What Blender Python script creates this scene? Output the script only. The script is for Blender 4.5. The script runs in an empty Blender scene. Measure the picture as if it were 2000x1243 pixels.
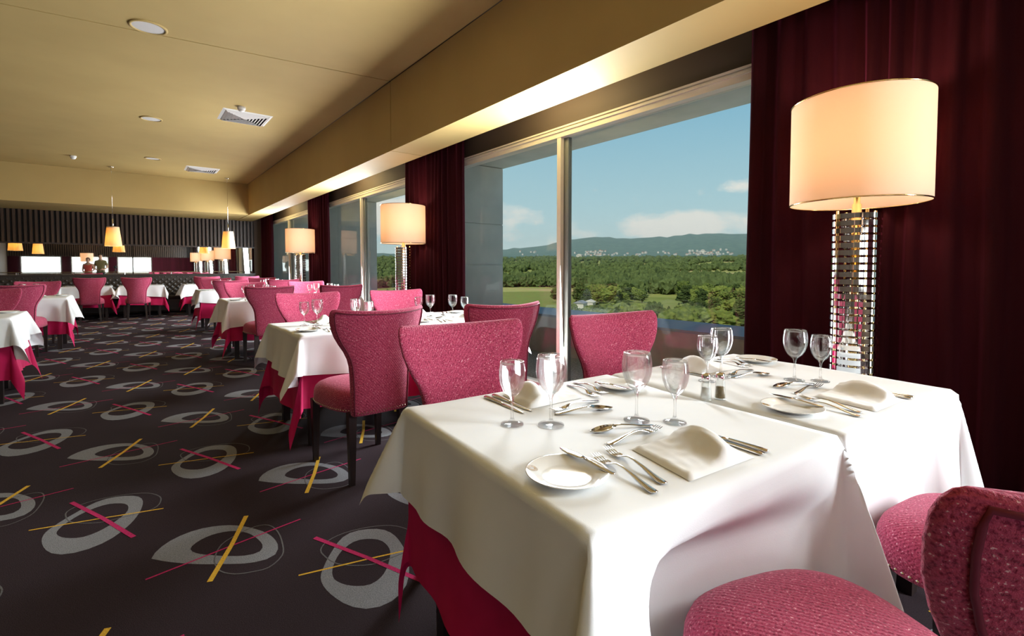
import bpy, math, random
from mathutils import Vector, Matrix, noise
random.seed(7)
PI = math.pi; R = math.radians
scene = bpy.context.scene
COL = scene.collection

# ------------------------------------------------------------------ camera
cam_d = bpy.data.cameras.new('camera'); cam = bpy.data.objects.new('camera', cam_d); COL.objects.link(cam)
cam.location = (0, 0, 1.2)
cam.rotation_euler = (R(90 - 2.2), 0, R(-38.2))
cam_d.sensor_width = 36; cam_d.lens = 940 / 2000 * 36
cam_d.shift_y = -63 / 2000
cam_d.clip_start = 0.02; cam_d.clip_end = 20000
scene.camera = cam

# ------------------------------------------------------------------ render look
vs = scene.view_settings
scene.display_settings.display_device = 'sRGB'
vs.view_transform = 'Standard'; vs.look = 'None'; vs.gamma = 1; vs.use_curve_mapping = False
vs.exposure = 0.0
cy = scene.cycles
cy.max_bounces = 10; cy.diffuse_bounces = 4; cy.glossy_bounces = 5; cy.transmission_bounces = 8
cy.transparent_max_bounces = 24; cy.caustics_reflective = False; cy.caustics_refractive = False
cy.sample_clamp_indirect = 6.0

# ------------------------------------------------------------------ world: blue sky, a few cumulus clouds
world = bpy.data.worlds.new('sky'); scene.world = world; world.use_nodes = True
def build_world():
    nt = world.node_tree; N = nt.nodes; L = nt.links; N.clear()
    out = N.new('ShaderNodeOutputWorld'); bg = N.new('ShaderNodeBackground'); L.new(bg.outputs[0], out.inputs[0])
    tc = N.new('ShaderNodeTexCoord'); sep = N.new('ShaderNodeSeparateXYZ'); L.new(tc.outputs['Generated'], sep.inputs[0])
    ramp = N.new('ShaderNodeValToRGB'); L.new(sep.outputs['Z'], ramp.inputs[0])
    e = ramp.color_ramp.elements
    e[0].position = 0.0; e[0].color = (0.60, 0.76, 0.75, 1)
    e[1].position = 0.75; e[1].color = (0.07, 0.20, 0.42, 1)
    a = e.new(0.12); a.color = (0.44, 0.66, 0.73, 1)
    a = e.new(0.32); a.color = (0.22, 0.48, 0.66, 1)
    # clouds : horizontally stretched noise, dense in a low band
    mp = N.new('ShaderNodeMapping'); mp.inputs['Scale'].default_value = (1, 1, 1.9); L.new(tc.outputs['Generated'], mp.inputs[0])
    mp.inputs['Location'].default_value = (0.35, 0.1, 0.0)
    n1 = N.new('ShaderNodeTexNoise'); n1.inputs['Scale'].default_value = 11; n1.inputs['Detail'].default_value = 9; n1.inputs['Roughness'].default_value = .58
    L.new(mp.outputs[0], n1.inputs[0])
    band = N.new('ShaderNodeValToRGB'); L.new(sep.outputs['Z'], band.inputs[0])
    b = band.color_ramp.elements
    b[0].position = 0.035; b[0].color = (.0, .0, .0, 1)
    b[1].position = 0.30; b[1].color = (0, 0, 0, 1)
    q = b.new(0.065); q.color = (1, 1, 1, 1)
    q = b.new(0.105); q.color = (.8, .8, .8, 1)
    q = b.new(0.15); q.color = (.45, .45, .45, 1)
    def blob(bear, el, ru, rv):
        d = N.new('ShaderNodeVectorMath'); d.operation = 'DOT_PRODUCT'; L.new(tc.outputs['Generated'], d.inputs[0]); d.inputs[1].default_value = (math.cos(R(bear))/ru, -math.sin(R(bear))/ru, 0)
        v = N.new('ShaderNodeMath'); v.operation = 'MULTIPLY_ADD'; L.new(sep.outputs['Z'], v.inputs[0]); v.inputs[1].default_value = 1/rv; v.inputs[2].default_value = -math.sin(R(el))/rv
        u2 = N.new('ShaderNodeMath'); u2.operation = 'POWER'; L.new(d.outputs['Value'], u2.inputs[0]); u2.inputs[1].default_value = 2
        v2 = N.new('ShaderNodeMath'); v2.operation = 'MULTIPLY_ADD'; L.new(v.outputs[0], v2.inputs[0]); L.new(v.outputs[0], v2.inputs[1]); L.new(u2.outputs[0], v2.inputs[2])
        m_ = N.new('ShaderNodeMapRange'); L.new(v2.outputs[0], m_.inputs[0]); m_.inputs[1].default_value = 0; m_.inputs[2].default_value = 1; m_.inputs[3].default_value = 1; m_.inputs[4].default_value = 0
        return m_
    acc = band.outputs[0]
    sc = N.new('ShaderNodeMath'); sc.operation = 'MULTIPLY'; L.new(acc, sc.inputs[0]); sc.inputs[1].default_value = .55; acc = sc.outputs[0]
    for bl in ((58.5, 4.6, .15, .042), (63, 8.6, .04, .02), (70, 6, .10, .05), (20, 5, .06, .03), (100, 7, .25, .06), (-40, 8, .3, .06), (200, 6, .4, .05)):
        q_ = N.new('ShaderNodeMath'); q_.operation = 'ADD'; L.new(acc, q_.inputs[0]); L.new(blob(*bl).outputs[0], q_.inputs[1]); acc = q_.outputs[0]
    cr = N.new('ShaderNodeMath'); cr.operation = 'MULTIPLY_ADD'
    L.new(acc, cr.inputs[0]); cr.inputs[1].default_value = .34; L.new(n1.outputs['Fac'], cr.inputs[2])
    mr = N.new('ShaderNodeMapRange'); L.new(cr.outputs[0], mr.inputs[0])
    mr.inputs[1].default_value = .70; mr.inputs[2].default_value = .92
    mix = N.new('ShaderNodeMixRGB'); L.new(mr.outputs[0], mix.inputs[0]); L.new(ramp.outputs[0], mix.inputs[1]); mix.inputs[2].default_value = (.86, .85, .80, 1)
    L.new(mix.outputs[0], bg.inputs[0]); bg.inputs[1].default_value = 1.0
build_world()

# ------------------------------------------------------------------ sun (over the building, lights the valley) and daylight in the window openings, the rear ones added
sd = bpy.data.lights.new('sun', 'SUN'); sd.energy = 4.2; sd.angle = R(.6); sd.color = (1, .93, .78)
so = bpy.data.objects.new('sun', sd); COL.objects.link(so); so.location = (-20, -30, 60)
so.rotation_euler = Vector((.72, .35, -.80)).to_track_quat('-Z', 'Y').to_euler()
def window_daylight_fill(y0, y1, watts):
    d = bpy.data.lights.new('window_daylight_fill', 'AREA'); d.shape = 'RECTANGLE'; d.size = y1 - y0; d.size_y = .85
    d.energy = watts; d.color = (.91, .96, 1.0); d.spread = R(180)
    o = bpy.data.objects.new('window_daylight_fill', d); COL.objects.link(o)
    o.location = (3.125, (y0 + y1) / 2, 1.84)
    o.rotation_euler = Vector((-1, 0, -.05)).to_track_quat('-Z', 'Z').to_euler()
WL = [(-3.1, -0.1, 450), (1.6, 4.7, 330), (6.5, 9.7, 330), (11.4, 14.6, 330)]
for a in WL: window_daylight_fill(*a)
for xc in (-3.9, -1.9, .1):        # fill lamps at the added rear windows, brightening the mirror and near table sides
    d = bpy.data.lights.new('window_daylight_fill', 'AREA'); d.shape = 'RECTANGLE'; d.size = 1.5; d.size_y = .85
    d.energy = 18; d.color = (.91, .96, 1.0)
    o = bpy.data.objects.new('window_daylight_fill', d); COL.objects.link(o); o.location = (xc, -4.17, 1.33)
    o.rotation_euler = Vector((0, 1, 0)).to_track_quat('-Z', 'Z').to_euler()

# ------------------------------------------------------------------ mesh helpers
class MB:
    def __init__(s): s.v = []; s.f = []; s.m = []; s.mi = 0
    def add(s, vs, fs):
        b = len(s.v); s.v += [tuple(p) for p in vs]
        for f in fs: s.f.append(tuple(i + b for i in f)); s.m.append(s.mi)
        return s
    def box(s, x0, x1, y0, y1, z0, z1):
        return s.add([(x0,y0,z0),(x1,y0,z0),(x1,y1,z0),(x0,y1,z0),(x0,y0,z1),(x1,y0,z1),(x1,y1,z1),(x0,y1,z1)],
                     [(0,3,2,1),(4,5,6,7),(0,1,5,4),(1,2,6,5),(2,3,7,6),(3,0,4,7)])
    def frustum(s, c0, h0, c1, h1):     # square section bar from c0 (half h0) to c1 (half h1)
        q = [(-1,-1),(1,-1),(1,1),(-1,1)]
        return s.add([(c0[0]+a*h0,c0[1]+b*h0,c0[2]) for a,b in q]+[(c1[0]+a*h1,c1[1]+b*h1,c1[2]) for a,b in q],
                     [(3,2,1,0),(4,5,6,7),(0,1,5,4),(1,2,6,5),(2,3,7,6),(3,0,4,7)])
    def loops(s, rings, closed=True, cap0=False, cap1=False):
        n = len(rings[0]); b = len(s.v); vs = [p for r in rings for p in r]; fs = []
        for i in range(len(rings)-1):
            for j in range(n if closed else n-1):
                k = (j+1) % n
                fs.append((i*n+j, i*n+k, (i+1)*n+k, (i+1)*n+j))
        if cap0: fs.append(tuple(range(n-1, -1, -1)))
        if cap1: fs.append(tuple((len(rings)-1)*n+j for j in range(n)))
        return s.add(vs, fs)
    def lathe(s, prof, n=32, c=(0,0,0), closed_prof=False):
        rings = [[(c[0]+r*math.cos(2*PI*j/n), c[1]+r*math.sin(2*PI*j/n), c[2]+z) for j in range(n)] for r, z in prof]
        if closed_prof: rings.append(rings[0])
        return s.loops(rings)
    def tube(s, pts, r, n=8, closed=False, caps=True):
        pts = [Vector(p) for p in pts]; rings = []; N = len(pts)
        up = Vector((0,0,1)); prev = None
        for i, p in enumerate(pts):
            a = pts[i-1] if (i > 0 or closed) else p; b = pts[(i+1) % N] if (i < N-1 or closed) else p
            t = (b-a).normalized()
            if prev is None:
                u = t.cross(up)
                if u.length < 1e-4: u = t.cross(Vector((0,1,0)))
            else:
                u = prev - t*prev.dot(t)
                if u.length < 1e-6: u = t.cross(up)
            u.normalize(); prev = u; w = t.cross(u)
            rr = r[i] if isinstance(r, (list,tuple)) else r
            rings.append([tuple(p + u*math.cos(2*PI*j/n)*rr + w*math.sin(2*PI*j/n)*rr) for j in range(n)])
        if closed: rings.append(rings[0]); return s.loops(rings)
        return s.loops(rings, True, caps, caps)
    def sphere(s, c, r, nu=10, nv=6):
        prof = [(max(1e-4, math.sin(PI*k/nv))*r, -math.cos(PI*k/nv)*r) for k in range(nv+1)]
        return s.lathe(prof, nu, c)
    def prism(s, poly, z0, z1):
        n = len(poly)
        return s.add([(x,y,z0) for x,y in poly]+[(x,y,z1) for x,y in poly],
                     [tuple(range(n-1,-1,-1)), tuple(range(n,2*n))]+[(i,(i+1)%n,n+(i+1)%n,n+i) for i in range(n)])
    def mesh(s, name, mats, smooth=False):
        me = bpy.data.meshes.new(name); me.from_pydata(s.v, [], s.f); me.update()
        mats = mats if isinstance(mats, (list, tuple)) else [mats]
        for m in mats: me.materials.append(m)
        me.polygons.foreach_set('material_index', s.m)
        if smooth: me.polygons.foreach_set('use_smooth', [True]*len(me.polygons))
        return me
    def build(s, name, mats, parent=None, smooth=False):
        return link(name, s.mesh(name, mats, smooth), parent)
def link(name, data, parent=None):
    o = bpy.data.objects.new(name, data); COL.objects.link(o)
    if parent is not None: o.parent = parent
    return o
def tag(o, label=None, cat=None, group=None, kind=None):
    if label: o['label'] = label
    if cat: o['category'] = cat
    if group: o['group'] = group
    if kind: o['kind'] = kind
    return o
def empty(name, loc=(0,0,0), rz=0):
    o = link(name, None); o.location = loc; o.rotation_euler = (0,0,rz); o.empty_display_size = .1
    return o
KIDS = {}
def copy_tree(o, parent=None):
    c = o.copy(); COL.objects.link(c); c.parent = parent
    for ch in list(o.children): copy_tree(ch, c)
    return c
def struct(o): o['kind'] = 'structure'; return o
def auto_smooth(me, ang=40):
    me.polygons.foreach_set('use_smooth', [True]*len(me.polygons))
    me.set_sharp_from_angle(angle=R(ang)); return me

# ------------------------------------------------------------------ materials
def mat(name, col, rough=.6, metal=0, spec=.5, **kw):
    m = bpy.data.materials.new(name); m.use_nodes = True
    b = m.node_tree.nodes['Principled BSDF']
    b.inputs['Base Color'].default_value = (*col, 1); b.inputs['Roughness'].default_value = rough
    b.inputs['Metallic'].default_value = metal; b.inputs['Specular IOR Level'].default_value = spec
    for k, v in kw.items(): b.inputs[k].default_value = v
    return m
def noisy(m, c1, c2, scale=8, detail=4, lo=.35, hi=.65, bump=0, bscale=None, dist=.01, stretch=(1,1,1)):
    nt = m.node_tree; N = nt.nodes; L = nt.links; b = N['Principled BSDF']
    tc = N.new('ShaderNodeTexCoord'); mp = N.new('ShaderNodeMapping'); mp.inputs['Scale'].default_value = stretch
    L.new(tc.outputs['Object'], mp.inputs[0])
    n = N.new('ShaderNodeTexNoise'); n.inputs['Scale'].default_value = scale; n.inputs['Detail'].default_value = detail
    L.new(mp.outputs[0], n.inputs['Vector'])
    r = N.new('ShaderNodeValToRGB'); r.color_ramp.elements[0].position = lo; r.color_ramp.elements[1].position = hi
    r.color_ramp.elements[0].color = (*c1, 1); r.color_ramp.elements[1].color = (*c2, 1)
    L.new(n.outputs['Fac'], r.inputs[0]); L.new(r.outputs[0], b.inputs['Base Color'])
    if bump:
        n2 = N.new('ShaderNodeTexNoise'); n2.inputs['Scale'].default_value = bscale or scale; n2.inputs['Detail'].default_value = 3
        L.new(mp.outputs[0], n2.inputs['Vector'])
        bp = N.new('ShaderNodeBump'); bp.inputs['Strength'].default_value = bump; bp.inputs['Distance'].default_value = dist
        L.new(n2.outputs['Fac'], bp.inputs['Height']); L.new(bp.outputs[0], b.inputs['Normal'])
    return m
def tweed(name, dark, mid, light):
    m = mat(name, mid, .85, spec=.2); nt = m.node_tree; N = nt.nodes; L = nt.links; b = N['Principled BSDF']
    b.inputs['Sheen Weight'].default_value = .35; b.inputs['Sheen Roughness'].default_value = .4; b.inputs['Sheen Tint'].default_value = (1, .6, .7, 1)
    tc = N.new('ShaderNodeTexCoord')
    n = N.new('ShaderNodeTexNoise'); n.inputs['Scale'].default_value = 210; n.inputs['Detail'].default_value = 2; L.new(tc.outputs['Object'], n.inputs['Vector'])
    r = N.new('ShaderNodeValToRGB'); e = r.color_ramp.elements
    e[0].position = .34; e[0].color = (*dark, 1); e[1].position = .72; e[1].color = (*light, 1)
    q = e.new(.50); q.color = (*mid, 1); q = e.new(.64); q.color = (*[x*1.08 for x in mid], 1)
    L.new(n.outputs['Fac'], r.inputs[0]); L.new(r.outputs[0], b.inputs['Base Color'])
    w = N.new('ShaderNodeTexWave'); w.wave_type = 'BANDS'; w.bands_direction = 'DIAGONAL'; w.inputs['Scale'].default_value = 42; w.inputs['Distortion'].default_value = 2.0; w.inputs['Detail Scale'].default_value = 12
    L.new(tc.outputs['Object'], w.inputs['Vector'])
    mx = N.new('ShaderNodeMath'); mx.operation = 'MULTIPLY_ADD'; L.new(n.outputs['Fac'], mx.inputs[0]); mx.inputs[1].default_value = 1.3; L.new(w.outputs['Fac'], mx.inputs[2])
    bp = N.new('ShaderNodeBump'); bp.inputs['Strength'].default_value = .55; bp.inputs['Distance'].default_value = .003
    L.new(mx.outputs[0], bp.inputs['Height']); L.new(bp.outputs[0], b.inputs['Normal'])
    return m
def see_through(name, tint, blend, base=.0, rough=.0, gain=1.0):
    m = bpy.data.materials.new(name); m.use_nodes = True; nt = m.node_tree; N = nt.nodes; L = nt.links; N.clear()
    o = N.new('ShaderNodeOutputMaterial'); mx = N.new('ShaderNodeMixShader'); t = N.new('ShaderNodeBsdfTransparent'); g = N.new('ShaderNodeBsdfGlossy')
    t.inputs[0].default_value = (*tint, 1); g.inputs['Roughness'].default_value = rough
    lw = N.new('ShaderNodeLayerWeight'); lw.inputs[0].default_value = .5
    pw = N.new('ShaderNodeMath'); pw.operation = 'POWER'; L.new(lw.outputs['Facing'], pw.inputs[0]); pw.inputs[1].default_value = blend
    ma = N.new('ShaderNodeMath'); ma.operation = 'MULTIPLY_ADD'; ma.use_clamp = True; L.new(pw.outputs[0], ma.inputs[0]); ma.inputs[1].default_value = gain; ma.inputs[2].default_value = base
    L.new(ma.outputs[0], mx.inputs[0]); L.new(t.outputs[0], mx.inputs[1]); L.new(g.outputs[0], mx.inputs[2]); L.new(mx.outputs[0], o.inputs[0])
    return m
def clear_glass(name):
    m = bpy.data.materials.new(name); m.use_nodes = True; nt = m.node_tree; N = nt.nodes; L = nt.links; N.clear()
    o = N.new('ShaderNodeOutputMaterial'); mx = N.new('ShaderNodeMixShader'); t = N.new('ShaderNodeBsdfTransparent'); g = N.new('ShaderNodeBsdfGlass')
    g.inputs['IOR'].default_value = 1.46; g.inputs['Roughness'].default_value = 0; mx.inputs[0].default_value = .38
    L.new(t.outputs[0], mx.inputs[1]); L.new(g.outputs[0], mx.inputs[2]); L.new(mx.outputs[0], o.inputs[0]); return m
def shade_mat(name, col, trans, back):
    m = bpy.data.materials.new(name); m.use_nodes = True; nt = m.node_tree; N = nt.nodes; L = nt.links; N.clear()
    o = N.new('ShaderNodeOutputMaterial'); mx = N.new('ShaderNodeMixShader'); d = N.new('ShaderNodeBsdfDiffuse'); t = N.new('ShaderNodeBsdfTranslucent')
    d.inputs[0].default_value = (*col, 1); t.inputs[0].default_value = (*back, 1); mx.inputs[0].default_value = trans
    L.new(d.outputs[0], mx.inputs[1]); L.new(t.outputs[0], mx.inputs[2]); L.new(mx.outputs[0], o.inputs[0]); return m
def glow(name, col, s):
    m = bpy.data.materials.new(name); m.use_nodes = True; b = m.node_tree.nodes['Principled BSDF']
    b.inputs['Base Color'].default_value = (*col, 1); b.inputs['Emission Color'].default_value = (*col, 1); b.inputs['Emission Strength'].default_value = s; return m

M = {}
M['tweed'] = tweed('pink_tweed', (.23,.018,.053), (.47,.064,.132), (.84,.50,.55))
M['piping'] = mat('dark_piping', (.16,.012,.035), .8)
M['legwood'] = noisy(mat('dark_leg_wood', (.012,.007,.006), .32), (.010,.006,.006), (.022,.012,.010), 30, stretch=(1,1,.1))
M['stud'] = mat('steel_stud', (.8,.78,.74), .22, 1)
M['white_cloth'] = noisy(mat('white_linen', (.86,.85,.82), .75, spec=.25), (.815,.835,.845), (.865,.885,.895), 5, 3, .3, .7, bump=.18, bscale=420, dist=.001)
M['napkin'] = mat('white_napkin', (.89,.895,.89), .8, spec=.2)
M['pink_cloth'] = noisy(mat('magenta_cloth', (.5,.01,.09), .7, spec=.25), (.46,.006,.075), (.58,.010,.105), 6, 3, .3, .7, bump=.15, bscale=400, dist=.001)
M['carpet'] = noisy(mat('plum_carpet', (.03,.02,.024), .95, spec=.1), (.019,.0115,.0145), (.036,.025,.029), 260, 2, .3, .75, bump=.5, bscale=330, dist=.004)
M['c_grey'] = noisy(mat('grey_carpet_motif', (.2,.2,.2), .95, spec=.1), (.135,.140,.150), (.245,.253,.27), 240, 2, .3, .7, bump=.5, bscale=330, dist=.004)
M['c_line'] = noisy(mat('grey_carpet_line', (.12,.12,.12), .95, spec=.1), (.075,.073,.075), (.14,.138,.14), 240, 2, .3, .7)
M['c_yel'] = noisy(mat('yellow_carpet_line', (.6,.36,.03), .95, spec=.1), (.46,.26,.02), (.72,.46,.06), 240, 2, .3, .7)
M['c_pink'] = noisy(mat('pink_carpet_line', (.4,.02,.1), .95, spec=.1), (.30,.012,.07), (.48,.03,.13), 240, 2, .3, .7)
M['ceiling'] = noisy(mat('beige_ceiling_paint', (.6,.48,.27), .7, spec=.3), (.425,.300,.112), (.46,.328,.125), 1.5, 3, .3, .7)
M['white_paint'] = mat('white_metal_paint', (.72,.70,.66), .4)
M['frame'] = mat('window_frame_paint', (.84,.80,.70), .35)
M['chrome'] = mat('chrome', (.86,.85,.83), .06, 1)
M['silver'] = mat('cutlery_steel', (.78,.76,.72), .13, 1)
M['brass'] = mat('lamp_brass', (.80,.62,.30), .15, 1)
M['black'] = mat('black_metal', (.01,.01,.01), .4)
M['velvet'] = noisy(mat('burgundy_velvet', (.05,.006,.016), .9, spec=.1), (.022,.0034,.0052), (.052,.0062,.0125), 3, 3, .3, .7, stretch=(1,1,.05))
_b = M['velvet'].node_tree.nodes['Principled BSDF']; _b.inputs['Sheen Weight'].default_value = .45; _b.inputs['Sheen Roughness'].default_value = .35; _b.inputs['Sheen Tint'].default_value = (.60,.09,.24,1)
M['recess'] = mat('dark_pelmet_paint', (.085,.062,.048), .6)
M['concrete'] = noisy(mat('grey_concrete', (.3,.3,.3), .8), (.46,.455,.42), (.53,.52,.48), 3, 5)
M['parapet'] = noisy(mat('parapet_render', (.4,.38,.36), .8), (.36,.335,.31), (.43,.40,.37), 4, 4)
M['stile'] = mat('grey_window_stile', (.20,.22,.21), .4)
M['coping'] = mat('blue_grey_coping', (.20,.25,.30), .45)
M['gravel'] = noisy(mat('gravel', (.3,.28,.25), .9), (.16,.15,.13), (.42,.39,.34), 45, 4, .3, .7, bump=.8, bscale=60, dist=.03)
M['slat'] = noisy(mat('walnut_slat', (.06,.035,.02), .45), (.030,.014,.007), (.066,.033,.015), 20, 4, stretch=(1,1,.06))
M['slatback'] = mat('slat_backing', (.012,.008,.006), .7)
M['mirror'] = mat('mirror_glass', (.86,.88,.85), .015, 1)
M['leather'] = noisy(mat('brown_leather', (.03,.022,.016), .38), (.024,.017,.012), (.040,.029,.020), 12)
M['darkwood'] = noisy(mat('dark_wood', (.025,.015,.01), .35), (.020,.012,.008), (.035,.020,.013), 10, stretch=(.1,1,1))
M['wallpaint'] = mat('brown_wall_paint', (.10,.068,.045), .7)
M['shade'] = shade_mat('cream_lampshade', (.82,.72,.63), .55, (.94,.78,.62))
M['pshade'] = shade_mat('ivory_pendant_shade', (.80,.68,.50), .55, (.95,.74,.42))
M['bulb'] = glow('warm_bulb', (1,.72,.38), 25)
M['glass'] = clear_glass('table_glass')
M['pane'] = see_through('window_glass', (.955,.975,.965), 5, .02, .0, .45)
M['thin'] = see_through('shaker_glass', (.97,.98,.975), 4, .03, .0, .6)
M['china'] = mat('white_china', (.86,.85,.81), .12, spec=.6)
M['gold'] = mat('gold_emblem', (.36,.20,.03), .4, 0)
M['salt'] = mat('salt', (.85,.85,.83), .9)
M['pepper'] = noisy(mat('pepper', (.2,.14,.07), .9), (.10,.065,.03), (.34,.25,.12), 500, 2)
M['louvre'] = mat('louvre_paint', (.66,.63,.60), .4)
M['skin'] = mat('skin', (.50,.28,.19), .6)
M['hair'] = mat('dark_hair', (.018,.011,.008), .6)
M['olive'] = mat('olive_shirt', (.17,.14,.055), .8)
M['redtop'] = mat('coral_top', (.55,.07,.055), .8)
M['trouser'] = mat('dark_trousers', (.025,.022,.022), .8)

# ------------------------------------------------------------------ room shell
XL, YB, YF = -5.2, -4.2, 16.1
HB, HC = 2.56, 3.36
XB, XS = 2.40, 2.82           # bulkhead face, inner edge of its soffit
XW = 3.20                     # window plane

# carpet with woven motifs
def catmull(pts, per=4):
    n = len(pts); out = []
    for i in range(n):
        p0, p1, p2, p3 = (Vector(pts[(i+k-1) % n]) for k in range(4))
        for s in range(per):
            t = s/per
            out.append(.5*((2*p1)+(p2-p0)*t+(2*p0-5*p1+4*p2-p3)*t*t+(3*p1-p0-3*p2+p3)*t**3))
    return out
def by_angle(pts, c, n):
    pa = sorted(((math.atan2(p.y-c.y, p.x-c.x), (p-c).length) for p in pts)); out = []
    for k in range(n):
        a = -PI + 2*PI*k/n
        for i in range(len(pa)):
            a0, r0 = pa[i-1]; a1, r1 = pa[i]
            if i == 0: a0 -= 2*PI
            if a0 <= a <= a1: t = (a-a0)/(a1-a0+1e-9); r = r0+(r1-r0)*t; break
        else:
            a0, r0 = pa[-1]; a1, r1 = pa[0]; a1 += 2*PI; t = (a-a0)/(a1-a0+1e-9); r = r0+(r1-r0)*t
        out.append((c.x+r*math.cos(a), c.y+r*math.sin(a)))
    return out
MOT = dict(
 A=dict(o=[(-.23,.072),(-.179,.154),(-.1,.197),(-.019,.195),(.07,.148),(.142,.057),(.189,-.044),(.202,-.151),(.178,-.225),(.13,-.24),(.066,-.217),(-.01,-.162),(-.094,-.096),(-.169,-.021),(-.219,.041)],
        i=[(-.099,.041),(-.064,.089),(-.007,.11),(.062,.091),(.116,.027),(.143,-.061),(.148,-.129),(.124,-.166),(.076,-.157),(.015,-.113),(-.036,-.064),(-.078,-.017)],
        t=[(-.026,-.1),(.009,-.007),(.077,.044),(.155,.067),(.206,.041),(.226,-.046),(.218,-.172),(.197,-.252),(.136,-.305),(.073,-.293),(.022,-.268),(-.017,-.217),(-.029,-.153)],
        y=((.139,.2),(-.061,-.263),.010), p=((-.253,-.096),(.336,.007),.0045)),
 B=dict(o=[(-.163,-.051),(-.163,.042),(-.128,.116),(-.073,.196),(-.001,.276),(.07,.292),(.156,.243),(.188,.163),(.181,.046),(.149,-.073),(.101,-.166),(.051,-.22),(-.014,-.244),(-.081,-.228),(-.132,-.163)],
        i=[(-.122,.024),(-.099,.093),(-.042,.172),(.033,.214),(.095,.189),(.128,.139),(.126,.057),(.085,-.022),(.033,-.084),(-.027,-.106),(-.082,-.071),(-.112,-.025)],
        t=[(-.103,.172),(-.105,.238),(-.062,.288),(.017,.308),(.123,.288),(.211,.238),(.255,.165),(.263,.103),(.244,.031),(.192,.004),(.113,.002),(.027,.009),(-.051,.064),(-.088,.114)],
        y=((-.224,.118),(.269,-.014),.0045), p=((-.097,.351),(.152,-.246),.010)))
def floor():
    mb = MB(); mb.box(XL-.2, 3.35, YB-.2, YF+.2, -.1, 0)
    geo = {}
    for k, d in MOT.items():
        hole = catmull(d['i'], 4); c = sum(hole, Vector((0,0)))/len(hole)
        I = by_angle(hole, c, 40); O = by_angle(catmull(d['o'], 4), c, 40)
        T = catmull(d['t'], 3); n = len(T); Ti, To = [], []
        for j in range(n):
            tn = (T[(j+1) % n]-T[j-1]).normalized(); nn = Vector((-tn.y, tn.x))*.0028
            Ti.append(tuple(T[j]-nn)); To.append(tuple(T[j]+nn))
        geo[k] = (I, O, Ti, To)
    def strip(a, b, z, x, y):
        n = len(a); mb.add([(x+p[0],y+p[1],z) for p in a]+[(x+p[0],y+p[1],z) for p in b], [(j,(j+1)%n,n+(j+1)%n,n+j) for j in range(n)])
    def bar(l, z, x, y):
        a, b = Vector(l[0]), Vector(l[1]); t = (b-a).normalized(); w = Vector((-t.y,t.x))*l[2]
        mid = (a+b)/2 + w*.5
        q = [a-w, mid-w*.8, b-w, b+w, mid+w*1.1, a+w]
        mb.add([(x+p.x,y+p.y,z) for p in q], [(0,1,4,5),(1,2,3,4)])
    for i in range(-14, 12):
        for j in range(-12, 22):
            x = .262+.44*i+.055*j; y = 2.383-.55*i+1.08*j
            if not (XL+.4 < x < 2.9 and YB+.5 < y < 15.4): continue
            k = 'A' if (i+j) % 2 == 0 else 'B'; I, O, Ti, To = geo[k]; d = MOT[k]
            mb.mi = 1; strip(I, O, .0006, x, y)
            mb.mi = 2; strip(Ti, To, .0008, x, y)
            th, tn = ('y','p') if k == 'A' else ('p','y')
            for key, z in ((tn, .0010), (th, .0013)):
                mb.mi = 3 if key == 'y' else 4; bar(d[key], z, x, y)
    o = mb.build('floor', [M['carpet'], M['c_grey'], M['c_line'], M['c_yel'], M['c_pink']])
    struct(o); o['label'] = 'dark plum carpet woven with grey rings and crossed yellow and pink lines'
floor()

# ceiling in panels with open joints
def ceiling():
    o = struct(empty('ceiling', (0,0,0))); o['label'] = 'beige painted ceiling in large panels with thin dark joints'
    z0, z1 = HC, HC+.03
    def ys(x): return 5.65-.131*x       # slanted joint
    g = .009
    e0, e1 = XL-.2, XB-.010
    MB().prism([(e0,ys(e0)+g),(e1,ys(e1)+g),(e1,14.2),(e0,14.2)], z0, z1).build('ceiling_panel', M['ceiling'], o)
    MB().prism([(e0,YB-.2),(e1,YB-.2),(e1,ys(e1)-g),(e0,ys(e0)-g)], z0, z1).build('ceiling_panel', M['ceiling'], o)
    MB().box(e0, 3.35, YB-.2, YF+.2, z1+.02, z1+.2).build('ceiling_slab', M['recess'], o)
    # bulkhead above the windows, split at the same joint
    b = struct(empty('trim_1', (0,0,0))); b['label'] = 'beige ceiling bulkhead running above the windows'
    yj = ys(XB)
    for ya, yb in ((YB-.2, yj-g), (yj+g, YF)):
        MB().box(XB, XS, ya, yb, HB, HC-.002).build('bulkhead_panel', M['ceiling'], b)
    MB().box(XB+.02, XS-.02, YB-.2, YF, HB+.02, HC-.006).build('bulkhead_core', M['recess'], b)
    c = struct(MB().box(XL-.2, XB-.001, 14.15, YF, HB+.01, HC-.002).build('trim_2', M['ceiling'])); c['label'] = 'beige bulkhead across the far end above the slatted wall'
    p = struct(MB().box(XS, XW+.1, YB-.2, YF, 2.80, 2.84).build('trim_3', M['recess'])); p['label'] = 'dark curtain pocket between bulkhead and window heads'
ceiling()

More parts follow.
